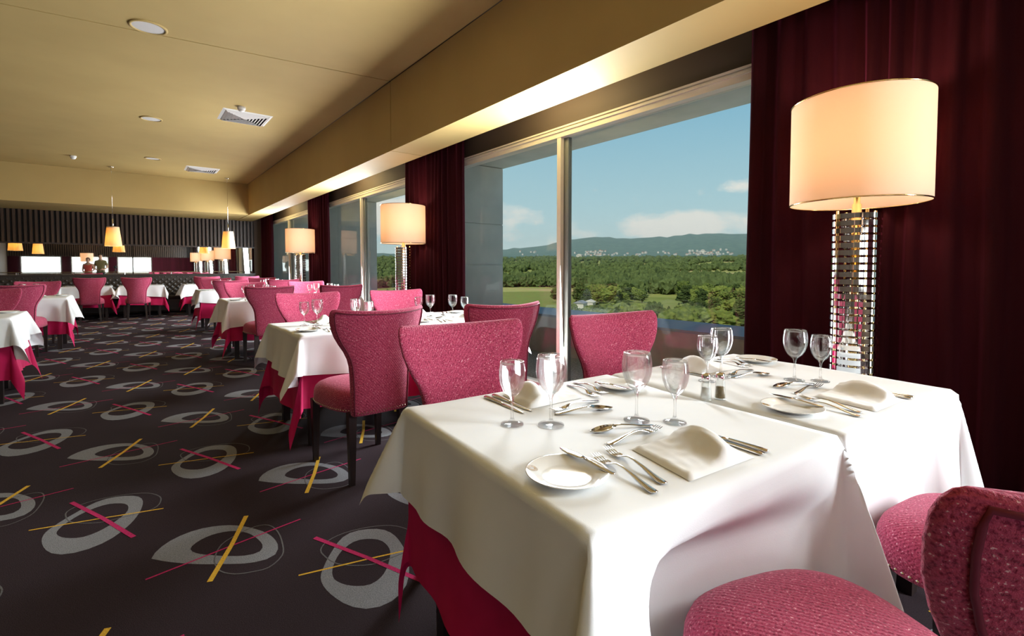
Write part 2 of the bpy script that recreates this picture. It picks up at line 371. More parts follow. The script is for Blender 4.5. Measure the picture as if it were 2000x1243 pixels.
# window wall: piers, heads, frames, panes
BAYS = [(-3.55,1.08,0),(1.45,6.08,1),(6.45,11.08,2),(11.45,16.0,3)]
def window_wall():
    mb = MB()
    for y0, y1 in ((YB-.2,-3.55),(1.08,1.45),(6.08,6.45),(11.08,11.45),(16.0,YF+.2)):
        mb.box(XW-.03, XW+.15, y0, y1, 0, 2.84)
    mb.box(XW-.03, XW+.15, YB-.2, YF+.2, 2.50, 2.84)
    struct(mb.build('wall_right', M['recess']))
    for y0, y1, k in BAYS:
        w = struct(empty('window_%d' % (k+1), (XW, (y0+y1)/2, 0))); w['label'] = 'tall sliding window in a pale metal frame looking onto the valley'
        yc = (y0+y1)/2; hy = (y1-y0)/2; ym = 3.28+5*(k-1) - yc
        f = MB(); f.box(-.05,.05,-hy,hy,2.41,2.50); f.box(-.065,-.03,-hy,hy,2.455,2.475); f.box(-.07,-.03,-hy,hy,2.485,2.50); f.box(-.05,.05,-hy,hy,0,.05)
        f.box(-.05,.05,-hy,-hy+.05,.05,2.41); f.box(-.05,.05,hy-.05,hy,.05,2.41)
        f.build('frame', M['frame'], w)
        MB().box(-.045,-.005,ym-.005,ym+.045,.05,2.41).build('inner_stile', M['frame'], w)
        MB().box(.005,.05,ym-.055,ym+.03,.05,2.41).build('outer_stile', M['stile'], w)
        MB().box(-.028,-.022,ym+.045,hy-.05,.05,2.41).build('pane', M['pane'], w)
        MB().box(.022,.028,-hy+.05,ym-.055,.05,2.41).build('pane', M['pane'], w)
window_wall()

# outside: terrace, piers of concrete panels, parapet, slab
def terrace():
    struct(MB().box(XW+.15, 4.62, YB-2, 19, -.12, -.02).build('terrace_floor', M['gravel']))['label'] = 'gravel strip of the terrace outside the windows'
    p = struct(empty('terrace_parapet', (4.62, 7, 0))); p['label'] = 'low rendered terrace parapet with blue grey coping'
    MB().box(0,.2,-11,12,-.3,.50).build('parapet_wall', M['parapet'], p)
    MB().add([(-.015,-11,.50),(.23,-11,.50),(.23,-11,.60),(-.015,-11,.53),(-.015,12,.50),(.23,12,.50),(.23,12,.60),(-.015,12,.53)],
             [(0,3,2,1)[::-1],(4,5,6,7),(0,1,5,4),(1,2,6,5),(2,3,7,6),(3,0,4,7)]).build('coping', M['coping'], p)
    struct(MB().box(XW+.15, 4.62, YB-2, 19, 2.75, 3.6).build('terrace_soffit', M['concrete']))['label'] = 'grey concrete slab overhanging the terrace'
    for y in (-3.92, 1.08, 6.08, 11.08, 16.0):
        q = struct(empty('terrace_pier', (XW+.15, y, 0))); q['label'] = 'grey concrete panelled pier standing on the terrace'
        MB().box(.01,1.24,.012,.36,-.02,2.74).build('pier_core', M['concrete'], q)
        for z0, z1 in ((0,.62),(.63,1.235),(1.245,1.86),(1.87,2.74)):
            MB().box(.34,1.25,0,.37,z0,z1).build('pier_panel', M['concrete'], q)
            MB().box(.012,.335,-.006,.37,z0,z1).build('pier_panel', M['concrete'], q)
terrace()

# other walls
struct(MB().box(XL-.2, XL, YB-.2, YF+.2, 0, HC+.1).build('wall_left', M['wallpaint']))
def slatted_wall(name, y, s, x0, x1, label):
    w = struct(empty(name, (0,y,0))); w['label'] = label
    def B(xa,xb,ya,yb,z0,z1): return MB().box(xa,xb,min(s*ya,s*yb),max(s*ya,s*yb),z0,z1)
    B(XL-.2, 3.35, -.2, 0, 0, HC+.1).build('wall_core', M['wallpaint'], w)
    B(x0, x1, 0, .02, 1.78, HB+.02).build('slat_backing', M['slatback'], w)
    n = int((x1-x0)/.0935); me = B(-.024,.024,.02,.075,1.80,HB+.015).mesh('slat', M['slat'])
    for i in range(n):
        o = link('slat', me, w); o.location.x = x0+.05+i*.0935
    B(x0, x1, .0, .055, 1.765, 1.80).build('rail', M['darkwood'], w)
    xs = [x0, x0+2.6, 0.0, x1] if s < 0 else [x0, x0+2.6, 0.6]
    for a, b in zip(xs[:-1], xs[1:]):
        B(a+.012, b-.012, .0, .03, 1.02, 1.765).build('mirror_panel', M['mirror'], w)
    return w
slatted_wall('wall_far', YF, -1, XL, 2.86, 'far wall of walnut slats above a long mirror band')
def back_wall():
    w = struct(empty('wall_back', (0,YB,0))); w['label'] = 'rear wall of walnut slats above three added low windows'
    added_wins = ((-4.7,-3.1),(-2.7,-1.1),(-.7,.9))  # made-up openings, put in so bright panes show in the far mirror
    MB().box(XL-.2, 3.35, -.2, 0, 0, .86).build('wall_core', M['wallpaint'], w)
    MB().box(XL-.2, 3.35, -.2, 0, 1.80, HC+.1).build('wall_core', M['wallpaint'], w)
    xs = [XL-.2]+[v for q in added_wins for v in q]+[3.35]
    for x0, x1 in zip(xs[::2], xs[1::2]): MB().box(x0, x1, -.2, 0, .86, 1.80).build('wall_core', M['velvet'], w)
    me = MB().box(-.024,.024,.02,.075,1.80,HB+.4).mesh('slat', M['slat'])
    MB().box(XL, 2.86, 0, .02, 1.80, HB+.4).build('slat_backing', M['slatback'], w)
    for i in range(84):
        o = link('slat', me, w); o.location.x = XL+.05+i*.0935
    for k, (x0, x1) in enumerate(added_wins):
        f = struct(empty('window_%d' % (k+5), ((x0+x1)/2, YB-.1, 0))); h = (x1-x0)/2; f['label'] = 'added low window in the rear wall, a bright pane for the mirror'
        m = MB(); m.box(-h,h,-.04,.04,.86,.90); m.box(-h,h,-.04,.04,1.76,1.80); m.box(-h,-h+.04,-.04,.04,.90,1.76); m.box(h-.04,h,-.04,.04,.90,1.76)
        m.build('frame', M['frame'], f); MB().box(-h+.04,h-.04,-.004,.004,.90,1.76).build('pane', M['pane'], f)
back_wall()

# banquette under the far mirror
def banquette():
    x0, x1, yb = XL+.05, 2.84, YF-.035
    t = empty('banquette', ((x0+x1)/2, 15.75, 0)); ox = (x0+x1)/2
    tag(t, 'long dark brown leather banquette with buttoned back under the far mirror', 'bench')
    L = x1-x0
    MB().box(-L/2, L/2, -.25, .30, .08, .36).build('base', M['darkwood'], t)
    m = MB(); nx = 60
    sec = [(-.29,.36),(-.31,.40),(-.29,.46),(-.2,.475),(.16,.46),(.16,.36)]
    m.loops([[(x, y, z) for y, z in sec] for x in (-L/2, L/2)], True, True, True)
    m.build('seat_cushion', M['leather'], t, True)
    # buttoned back
    pt = .135; nu = int(L/pt)*6; nv = 25; g = []; btn = MB()
    for j in range(nv+1):
        row = []
        for i in range(nu+1):
            x = -L/2+L*i/nu; z = .46+.52*j/nv; u = x/pt; v = z/pt
            a = abs(math.sin(PI*(u+v)/1)); b = abs(math.sin(PI*(u-v)/1))
            d = .042*(a*b)**.45 if 0 < j < nv else 0
            row.append((x, .16-d+.05*j/nv, z))
        g.append(row)
    mb = MB(); mb.loops(g, False); mb.build('back_cushion', M['leather'], t, True)
    MB().box(-L/2, L/2, .17, .30, .36, .985).build('back_frame', M['leather'], t)
    MB().box(-L/2, L/2, .12, .315, .985, 1.015).build('ledge', M['darkwood'], t)
    MB().tube([(-L/2,.2,1.075),(L/2,.2,1.075)], .007).build('rail', M['chrome'], t)
    for k in range(9):
        MB().tube([(-L/2+.05+k*(L-.1)/8,.2,1.0),(-L/2+.05+k*(L-.1)/8,.2,1.075)], .006).build('rail_post', M['chrome'], t)
banquette()

# curtains
def curtain(y0, y1, label, seed):
    rnd = random.Random(seed); n = int((y1-y0)/.011); mb = MB(); rows = []
    ph = [rnd.uniform(0,6.28) for _ in range(4)]
    for z in [.015,.3,.7,1.1,1.5,1.9,2.3,2.55,2.79]:
        k = 1-.25*z/2.8; row = []
        for i in range(n+1):
            y = y0+(y1-y0)*i/n
            s = y*48+1.6*math.sin(y*7+ph[0])+.5*math.sin(y*17+ph[1])
            a = .040+.014*math.sin(y*11+ph[2])
            x = .75*a*k*(math.sin(s)+.35*math.sin(2*s+ph[3]))+.008*math.sin(z*2+y*5)
            row.append((x, y+.012*math.sin(z*1.7+y*9)*k-(y0+y1)/2, z))
        rows.append(row)
    mb.loops(rows, False)
    o = mb.build('curtain', M['velvet'], None, True); o.location = (3.07, (y0+y1)/2, 0)
    sm = o.modifiers.new('thickness', 'SOLIDIFY'); sm.thickness = .006
    tag(o, label, 'curtain', 'burgundy velvet curtains')
curtain(.02, 1.49, 'wide burgundy velvet curtain behind the nearest floor lamp', 1)
curtain(4.80, 6.28, 'burgundy velvet curtain behind the second floor lamp', 2)
curtain(9.75, 11.2, 'burgundy velvet curtain behind the farthest floor lamp', 3)
curtain(14.66, 15.98, 'burgundy velvet curtain in the far corner by the slatted wall', 4)
curtain(-3.9, -3.2, 'burgundy velvet curtain in the rear corner', 5)

# ------------------------------------------------------------------ furniture prototypes
def outline(hwf, hwb, yf, yb, n=60, p=2.9):
    pts = []
    for k in range(n):
        a = 2*PI*k/n; c, s = math.cos(a), math.sin(a)
        x = math.copysign(abs(c)**(2/p), c); y = math.copysign(abs(s)**(2/p), s)
        yy = (yf+yb)/2+y*(yf-yb)/2; hw = hwb+(hwf-hwb)*((yy-yb)/(yf-yb))
        pts.append((x*hw, yy))
    return pts
def make_chair():
    root = empty('dining_chair')
    out = outline(.262, .195, .285, -.255)
    def ring(z, s, off=0): return [(x*s, .01+(y-.01)*s, z) for x, y in out]
    mb = MB()
    mb.loops([ring(.382,.95), ring(.385,.99), ring(.395,1.0), ring(.425,1.004), ring(.455,.995), ring(.478,.965), ring(.496,.90), ring(.511,.78), ring(.521,.60), ring(.527,.36), ring(.529,.12)], True, True, True)
    mb.build('seat', M['tweed'], root, True)
    # hourglass winged back
    lev = [(.378,.158,-.262,.026,.006),(.386,.168,-.264,.032,.010),(.44,.170,-.270,.036,.014),(.52,.172,-.279,.036,.018),(.60,.175,-.287,.036,.026),(.66,.180,-.294,.035,.034),(.70,.189,-.298,.034,.042),
           (.74,.206,-.303,.033,.052),(.78,.230,-.309,.032,.064),(.82,.252,-.316,.031,.074),(.86,.268,-.324,.030,.082),(.90,.277,-.333,.029,.086),(.93,.280,-.341,.028,.088),(.948,.277,-.347,.025,.087),(.958,.270,-.350,.018,.084),(.962,.262,-.351,.008,.080)]
    nu = 18; rings = []
    def bk(z, hw, yc, t, cu, u, side):
        e = max(0.0, 1-abs(u)**7)**.5
        zz = z + (.014*u*u*max(0, (z-.8)/.16))
        return (hw*u, yc+cu*u*u+side*t*e, zz)
    us = [math.sin(PI/2*(-1+2*i/nu)) for i in range(nu+1)]
    for l in lev:
        rings.append([bk(*l, u, 1) for u in us] + [bk(*l, u, -1) for u in reversed(us[1:-1])])
    mb = MB(); mb.loops(rings, True, True, True); mb.build('backrest', M['tweed'], root, True)
    # piping around the outside back
    pts = []
    for l in lev[1:14]:
        x, y, z = bk(*l, -.93, -1); pts.append((x, y-.003, z))
    top = lev[13]; 
    for u in (-.75,-.5,-.25,0,.25,.5,.75):
        x, y, z = bk(*top, u, -1); pts.append((x, y-.003, z-.004))
    for l in reversed(lev[1:14]):
        x, y, z = bk(*l, .93, -1); pts.append((x, y-.003, z))
    MB().tube(pts, .0042, 5).build('piping', M['piping'], root, True)
    # steel nail heads along the hem
    st = MB(); hem = []
    for p, q in zip(out, out[1:]+out[:1]):
        hem.append((p, q))
    def stud(x, y, z, r=.0042):
        st.add([(x-r,y,z),(x,y-r,z),(x+r,y,z),(x,y+r,z),(x,y,z+r),(x,y,z-r)], [(0,1,4),(1,2,4),(2,3,4),(3,0,4),(1,0,5),(2,1,5),(3,2,5),(0,3,5)])
    acc = 0
    for p, q in hem:
        d = math.dist(p, q); t = 0
        while acc+t < d:
            f = (acc+t)/d; x = p[0]+(q[0]-p[0])*f; y = p[1]+(q[1]-p[1])*f; t += .0175
            if y > -.235: stud(x*1.006, .01+(y-.01)*1.006, .398)
        acc = acc+t-d
    for i in range(-9, 10):
        u = i/9.6; x, y, z = bk(*lev[1], u, -1); stud(x, y-.003, .398)
    o = st.build('nailhead_trim', M['stud'], root); o['label'] = 'row of small steel nail heads'; o['kind'] = 'stuff'
    for sx in (-1, 1):
        MB().frustum((sx*.205,.225,.0), .014, (sx*.205,.222,.39), .023).build('leg', M['legwood'], root)
        MB().frustum((sx*.170,-.262,.0), .014, (sx*.150,-.215,.39), .023).build('leg', M['legwood'], root)
    return root
CHAIR = make_chair()
_first = [True]
def chair(x, y, rz, label, group='pink tweed dining chairs'):
    o = CHAIR if _first[0] else copy_tree(CHAIR); _first[0] = False
    o.location = (x, y, 0); o.rotation_euler = (0,0,R(rz)); tag(o, label, 'chair', group); return o

TOP = .76; HALF = .43
def make_table():
    root = empty('dining_table')
    MB().box(-.415,.415,-.415,.415,.715,.748).build('table_top', M['darkwood'], root)
    MB().box(-.36,.36,-.36,.36,.66,.714).build('apron', M['darkwood'], root)
    for sx in (-1,1):
        for sy in (-1,1): MB().frustum((sx*.335,sy*.335,0), .024, (sx*.335,sy*.335,.66), .032).build('leg', M['legwood'], root)
    return root
TABLE = make_table()
def cloth_mesh(name, material, a, top, oh, rot, dx, dy, seed, flare, tight, n=61, free=0.0):
    """square cloth of half size a+oh laid on a square top of half size a; free = hang that stays close under another cloth"""
    rnd = random.Random(seed); S = a+oh; g = []
    ph = [[rnd.uniform(0,6.28) for _ in range(3)] for _ in range(4)]; cf = [rnd.uniform(.8,1.2) for _ in range(4)]
    c, s = math.cos(rot), math.sin(rot); inner = int(n*.22)
    k = (n-1-2*inner)//2                                   # more lines in the hanging part
    edge_t = a/S*.97
    ts = [-1+(1-edge_t)*i/k for i in range(k)]+[-edge_t+2*edge_t*i/(2*inner) for i in range(2*inner+1)]+[edge_t+(1-edge_t)*(i+1)/k for i in range(k)]
    for ty in ts:
        row = []
        for tx in ts:
            X, Y = tx*S, ty*S
            x = X*c-Y*s+dx; y = X*s+Y*c+dy
            cx = max(-a, min(a, x)); cyy = max(-a, min(a, y)); p = x-cx; q = y-cyy; r = math.hypot(p, q)
            if r < 1e-6:
                row.append((x, y, top+.0012*noise.noise((x*4+seed, y*4, 0)))); continue
            nx_, ny_ = p/r, q/r
            tx_ = .1 if ('E' in tight and p > 0 or 'W' in tight and p < 0) else 1
            ty_ = .1 if ('N' in tight and q > 0 or 'S' in tight and q < 0) else 1
            rf = max(0, r-free); fr = min(1, rf/max(oh-free, .01))
            if abs(p) > 1e-9 and abs(q) > 1e-9:
                th = math.atan2(abs(q), abs(p)); ci = (0 if p > 0 else 1)+(0 if q > 0 else 2)
                w = math.sin(2*th)
                w = w**.8+.10*math.sin(6*th)*w                # one broad pleat with slight ripples
                o_ = .03*r*(0 if free else 1)+rf*math.sin(R(flare)*cf[ci])*w+.055*rf*math.sin(4*th+ph[ci][0])*math.sin(2*th)
                o_ = max(o_, .002); dr = math.sqrt(max(0, r*r-o_*o_))
            else:
                u = (y if abs(p) > 0 else x); side = (0 if p > 0 else 1) if abs(p) > 0 else (2 if q > 0 else 3); hh = ph[side]
                wv = .5+.26*math.sin(u*10+hh[0])+.24*math.sin(u*23+hh[1])+.25*noise.noise((u*7, r*4, seed))
                taper = min(1, .25+(a-abs(u))/.16)
                o_ = .03*r*(0 if free else 1)+rf*.17*max(0, wv)*taper*fr**.4; o_ = max(o_, .002)
                dr = math.sqrt(max(0, r*r-o_*o_))
            e = .004*min(1, r/.006)
            row.append((cx+(nx_*o_)*tx_+(e*nx_), cyy+(ny_*o_)*ty_+e*ny_, top-max(0, dr-.003)-.001*min(1, r/.004)))
        g.append(row)
    mb = MB(); mb.loops(g, False)
    return mb.mesh(name, material, True)
FORK = {}
def table_set(x, y, rz, which, tight='', seed=0, oh=.26, rot=0.0, dx=0, dy=0, uoh=.47, flare=25, free=.24, first=[True]):
    """table with its two cloths; `which` says which table it is."""
    t = TABLE if first[0] else copy_tree(TABLE); first[0] = False
    t.location = (x, y, 0); t.rotation_euler = (0,0,R(rz))
    tag(t, 'dark wooden table under the cloths, '+which, 'table', 'square dining tables')
    rr = random.Random(seed+50)
    u = link('undercloth', cloth_mesh('undercloth', M['pink_cloth'], HALF-.008, .7535, uoh, R(rr.uniform(-4,4)), rr.uniform(-.02,.02), rr.uniform(-.02,.02), seed+1, 17 if free < .3 else 10, tight, 61, free))
    u.location = (x, y, 0); u.rotation_euler = (0,0,R(rz)); tag(u, 'magenta undercloth of the '+which, 'tablecloth', 'magenta undercloths')
    w = link('tablecloth', cloth_mesh('tablecloth', M['white_cloth'], HALF, TOP, oh, R(rot), dx, dy, seed, flare, tight, 69))
    w.location = (x, y, 0); w.rotation_euler = (0,0,R(rz)); tag(w, 'white tablecloth draped over the '+which, 'tablecloth', 'white tablecloths')

# ------------------------------------------------------------------ tableware prototypes
def make_glass(h, r, name):
    fr = r*.86
    pr = [(0.0005,0),(fr,0),(fr,.0022),(fr*.6,.0055),(.008,.010),(.0042,.02),(.0036,.05*h/.196),(.0044,.075*h/.196),(.009,.086*h/.196)]
    zb = .084*h/.196; H = h
    bowl = [(.30,.05),(.58,.14),(.80,.28),(.94,.44),(1.0,.60),(.985,.78),(.93,.92),(.895,1.0)]
    for a, b in bowl: pr.append((r*a, zb+(H-zb)*b))
    pr.append((r*.895-.0012, H+.0004))
    for a, b in reversed(bowl): pr.append((max(.0008, r*a-.0022), zb+(H-zb)*b+.0012))
    pr.append((.0005, zb+.006))
    return MB().lathe(pr, 28).mesh(name, M['glass'], True)
G_BIG = make_glass(.196, .0425, 'water_glass'); G_SM = make_glass(.177, .0375, 'wine_glass')
def flat(stations, n=1):
    """bar from stations (y, half width, z, thickness, crown)"""
    rings = []
    for y, w, z, t in stations:
        rings.append([(-w,y,z),(-w*.6,y,z+t*.8),(0,y,z+t),(w*.6,y,z+t*.8),(w,y,z),(w*.6,y,z-t*.15),(0,y,z-t*.3),(-w*.6,y,z-t*.15)])
    return rings
HANDLE = [(-.100,.0035,.0022,.0016),(-.097,.0095,.0018,.0022),(-.085,.0105,.0020,.0028),(-.06,.0080,.0045,.0034),(-.03,.0050,.0095,.0036),(0,.0036,.0130,.0034),(.022,.0036,.0125,.0030)]
def make_fork():
    m = MB(); m.loops(flat(HANDLE+[(.036,.0085,.0085,.0022),(.046,.0120,.0052,.0018),(.056,.0126,.0035,.0016)]), True, True, True)
    for k in range(4):
        x = -.0099+k*.0066
        m.loops([[(p[0]+x, p[1], p[2]) for p in r] for r in flat([(.053,.0026,.0036,.0016),(.070,.0022,.0026,.0015),(.088,.0019,.0042,.0014),(.104,.0009,.0085,.0010)])], True, True, True)
    return m.mesh('fork', M['silver'], True)
def make_spoon():
    m = MB(); m.loops(flat(HANDLE), True, True, True)
    rings = []
    for k in range(9):
        t = k/8; y = .018+.075*t; w = max(.001, .0195*math.sin(PI*min(1,(.08+.92*t)))**.62*(1.05-.25*t)); d = .0075*math.sin(PI*t)
        e = .0085*(1-t)+.004
        rings.append([(-w,y,e+.002),(-w*.6,y,e-d*.75),(0,y,e-d),(w*.6,y,e-d*.75),(w,y,e+.002),(w*.6,y,e-d*.75-.0012),(0,y,e-d-.0012),(-w*.6,y,e-d*.75-.0012)])
    m.loops(rings, True, True, True)
    return m.mesh('spoon', M['silver'], True)
F_ME = make_fork(); S_ME = make_spoon()
K_H = MB().loops(flat([(-.11,.004,.003,.003),(-.107,.0085,.002,.005),(-.09,.0092,.002,.0056),(-.05,.0078,.002,.0052),(-.012,.0062,.002,.0044),(-.004,.005,.002,.004)]), True, True, True).mesh('handle', M['silver'], True)
K_B = MB().loops(flat([(-.006,.0065,.0015,.0030),(.01,.0090,.0012,.0022),(.05,.0094,.0012,.0019),(.085,.0085,.0012,.0016),(.103,.0052,.0012,.0013),(.110,.0010,.0012,.0010)]), True, True, True).mesh('blade', M['silver'], True)
BK_H = MB().loops(flat([(-.085,.0035,.002,.002),(-.082,.0075,.002,.003),(-.055,.006,.003,.004),(-.02,.0045,.006,.004),(.004,.0042,.009,.003)]), True, True, True).mesh('handle', M['silver'], True)
BK_B = MB().loops(flat([(.0,.0045,.0085,.0025),(.012,.0105,.0082,.0018),(.045,.0118,.008,.0015),(.066,.0080,.008,.0013),(.080,.0010,.008,.0010)]), True, True, True).mesh('blade', M['silver'], True)
def make_plate():
    pr = [(.0005,.004),(.050,.004),(.054,.0055),(.060,.0095),(.084,.0155),(.0868,.0163),(.0870,.0150),(.084,.0130),(.060,.0060),(.052,.0),(.040,.0),(.0005,.001)]
    return MB().lathe(pr, 48).mesh('bread_plate', M['china'], True)
P_ME = make_plate()
def make_emblem():
    m = MB(); n = 12
    for k in range(n):
        a = 2*PI*k/n; c = (math.cos(a)*.0068, math.sin(a)*.0068)
        m.add([(c[0]+.0024*math.cos(b), c[1]+.0024*math.sin(b), 0) for b in [2*PI*i/8 for i in range(8)]], [tuple(range(8))])
    ri = [(.0040*math.cos(2*PI*k/24), .0040*math.sin(2*PI*k/24), .0) for k in range(24)]; ro = [(x*1.25, y*1.25, 0) for x, y, z in ri]
    m.loops([ro, ri])
    ri = [(.0100*math.cos(2*PI*k/24), .0100*math.sin(2*PI*k/24), .0) for k in range(24)]; ro = [(x*1.08, y*1.08, 0) for x, y, z in ri]
    m.loops([ro, ri])
    return m.mesh('emblem', M['gold'])
E_ME = make_emblem()
def make_napkin():
    nx, ny = 34, 26; g = []; W, D = .115, .095
    for j in range(ny+1):
        row = []
        for i in range(nx+1):
            x = -W+2*W*i/nx; y = -D+2*D*j/ny; v = (y+D)/(2*D)
            sk = .03*v                                    # skewed fold
            hump = math.exp(-((x-.035-.02*v)/.038)**2)*(.010+.038*math.sin(PI*min(1,max(0,v*.8+.12)))**1.3)
            leaf = .010 if x < .03 else .006
            ed = min(1, (min(i, nx-i)+.0)/1.5)*min(1, (min(j, ny-j)+.0)/1.5)
            z = (leaf+hump+.0025*noise.noise((x*40,y*40,1)))*max(.0, min(1, ed))
            row.append((x+sk-.015, y, max(.0006, z)))
        g.append(row)
    m = MB(); m.loops(g, False)
    return m.mesh('napkin', M['napkin'], True)
N_ME = make_napkin()

def place(me, name, table, lx, ly, rot, dz, label, cat, group, parts=None):
    tx, ty, trz = table; a = R(trz)
    X = tx+lx*math.cos(a)-ly*math.sin(a); Y = ty+lx*math.sin(a)+ly*math.cos(a)
    if parts:
        o = empty(name, (X, Y, TOP+.001+dz), a+rot)
        for nm, m2 in parts: link(nm, m2, o)
    else:
        o = link(name, me); o.location = (X, Y, TOP+.001+dz); o.rotation_euler = (0,0,a+rot)
    return tag(o, label, cat, group)
def seg(a, b):     # tip a, handle end b -> centre and rotation of a +y tool
    return ((a[0]+b[0])/2, (a[1]+b[1])/2, math.atan2(a[1]-b[1], a[0]-b[0])-PI/2)
def setting(table, flip, where, full=True, big=(.081,-.055), small=(.159,-.126), seed=0):
    """one cover; where = words that single it out"""
    f = -1 if flip else 1; fr = PI if flip else 0; rd = random.Random(seed); j = lambda s=.006: rd.uniform(-s, s)
    def P(me, name, x, y, rot, dz, label, cat, group, parts=None):
        return place(me, name, table, f*x, f*y, rot+fr, dz, label+' '+where, cat, group, parts)
    P(G_BIG, 'water_glass', big[0], big[1], 0, 0, 'large stemmed glass,', 'glass', 'large stemmed glasses')
    P(G_SM, 'wine_glass', small[0], small[1], 0, 0, 'small stemmed glass,', 'glass', 'small stemmed glasses')
    pl = P(P_ME, 'bread_plate', -.322+j(), -.245+j(), 0, 0, 'white bread plate with gold emblem,', 'plate', 'bread plates')
    pl.rotation_euler.z = R(table[2])+fr
    e = link('emblem', E_ME, pl); e.location = (-.052,.052,.0136); e.rotation_euler = (R(10), R(10), 0); e.scale = (1.15,1.15,1); e['label'] = 'gold sunburst emblem on the rim'
    P(N_ME, 'napkin', .0+j(), -.295+j(), j(.08), 0, 'folded white napkin,', 'napkin', 'folded napkins')
    if not full: return
    x, y, r = seg((-.267,-.145), (-.258,-.302)); P(None, 'butter_knife', x+j(.004), y, r+j(.05), .0125, 'butter knife on bread plate,', 'knife', 'butter knives', [('handle', BK_H), ('blade', BK_B)])
    for lab, (a, b) in (('inner dinner fork', ((-.157,-.165),(-.192,-.385))), ('outer dinner fork', ((-.212,-.19),(-.237,-.392)))):
        x, y, r = seg(a, b); P(F_ME, 'fork', x+.01, y, r, .0, 'steel '+lab+',', 'fork', 'dinner forks')
    for lab, (a, b) in (('inner table knife', ((.125,-.18),(.131,-.394))), ('outer table knife', ((.155,-.175),(.163,-.392)))):
        x, y, r = seg(a, b); P(None, 'table_knife', x+j(.003), y, r, .0, 'steel '+lab+',', 'knife', 'table knives', [('handle', K_H), ('blade', K_B)])
    x, y, r = seg((-.100,-.065), (.072,-.112)); P(S_ME, 'dessert_spoon', x, y, r, .0, 'dessert spoon above the napkin,', 'spoon', 'dessert spoons')
    x, y, r = seg((.078,-.128), (-.130,-.141)); P(F_ME, 'dessert_fork', x, y-.012, r, .0, 'dessert fork above the napkin,', 'fork', 'dessert forks')

# ------------------------------------------------------------------ tables
TB = dict(
 T1=(1.05,.915,-5.5,'nearest table','E'), T2=(1.928,.830,-5.5,'table beside the nearest floor lamp','W'),
 T3=(1.26,3.71,1.0,'second aisle table','E'), T4=(2.138,3.725,1.0,'second window table','W'),
 T5=(1.38,7.50,0,'third aisle table','E'), T6=(2.258,7.50,0,'third window table','W'),
 T7=(1.40,11.0,0,'fourth aisle table','E'), T8=(2.278,11.0,0,'fourth window table','W'),
 T9=(1.43,14.93,0,'farthest aisle table by the buttoned bench','E'), T10=(2.308,14.93,0,'farthest table, in the window corner','W'),
 L1=(-1.28,6.40,0,'left-hand table cut by the picture edge',''), L2=(-1.20,9.93,0,'left-hand table farther back',''),
 W1=(-.84,14.93,0,'bench table behind the left of the two end chairs',''), W2=(.16,14.93,0,'bench table behind the right of the two end chairs',''))
CL = dict(T1=dict(oh=.335,rot=2.0,dx=.085,dy=-.075,free=.35,uoh=.49), T2=dict(oh=.335,rot=-1,dx=-.06,dy=-.075,flare=9,free=.35,uoh=.49), T3=dict(uoh=.52,oh=.29,rot=-4,dx=-.01), T5=dict(uoh=.52,oh=.30,rot=5), T7=dict(uoh=.51,oh=.26,rot=-6), T9=dict(oh=.27,rot=4), L1=dict(uoh=.52,oh=.30,rot=8), L2=dict(uoh=.52,oh=.30,rot=-7), W1=dict(oh=.24,rot=6), W2=dict(oh=.25,rot=-5))
for i, (k, (x, y, rz, nm, tight)) in enumerate(TB.items()):
    table_set(x, y, rz, nm, tight, seed=11+i*3, **CL.get(k, {}))
def tb(k): return TB[k][:3]
setting(tb('T1'), False, 'near side of the nearest table', seed=1)
setting(tb('T1'), True, 'far side of the nearest table', big=(.150,-.045), small=(.237,-.110), seed=2)
setting(tb('T2'), False, 'near side of the table by the big lamp', big=(.089,-.041), small=(.156,-.104), seed=3)
setting(tb('T2'), True, 'far side of the table by the big lamp', big=(.105,-.145), small=(.215,-.130), seed=4)
setting(tb('T3'), False, 'near side of the second aisle table', seed=5)
setting(tb('T3'), True, 'far side of the second aisle table', big=(.17,-.06), small=(.25,-.11), seed=6)
setting(tb('T4'), False, 'near side of the second window table', seed=7)
setting(tb('T4'), True, 'far side of the second window table', seed=8)
for k, wn in (('T5','third aisle table'),('T6','third window table'),('T7','fourth aisle table'),('T8','fourth window table'),('L1','left-hand table at the picture edge'),('L2','left-hand table farther back')):
    setting(tb(k), False, 'near side of the '+wn, k in ('T5','T6'), seed=sum(map(ord, k)))
    setting(tb(k), True, 'far side of the '+wn, k in ('T5','T6'), seed=len(k)+20)
for k, wn in (('T9','farthest aisle table'),('T10','farthest window table'),('W1','left bench table'),('W2','right bench table')):
    setting(tb(k), False, 'on the chair side of the '+wn, False, seed=31)

def shaker(x, y, label, fill):
    o = empty('shaker', (x, y, TOP+.001)); tag(o, label, 'shaker', 'salt and pepper shakers')
    MB().lathe([(.0005,0),(.0185,0),(.019,.004),(.0135,.068),(.0122,.0685),(.0165,.006),(.0005,.005)], 24).build('body', M['thin'], o, True)
    MB().lathe([(.0005,.0062),(.0160,.0062),(.0138,.042),(.0005,.043)], 24).build('contents', fill, o, True)
    MB().lathe([(.0142,.066),(.0146,.069),(.0142,.083),(.011,.089),(.0005,.091)], 24).build('cap', M['chrome'], o, True)
shaker(1.478, .842, 'glass shaker of white salt by the gap between the near tables', M['salt'])
shaker(1.524, .818, 'glass shaker of brown pepper by the gap between the near tables', M['pepper'])
shaker(1.62, 3.70, 'glass shaker of white salt on the second aisle table', M['salt'])

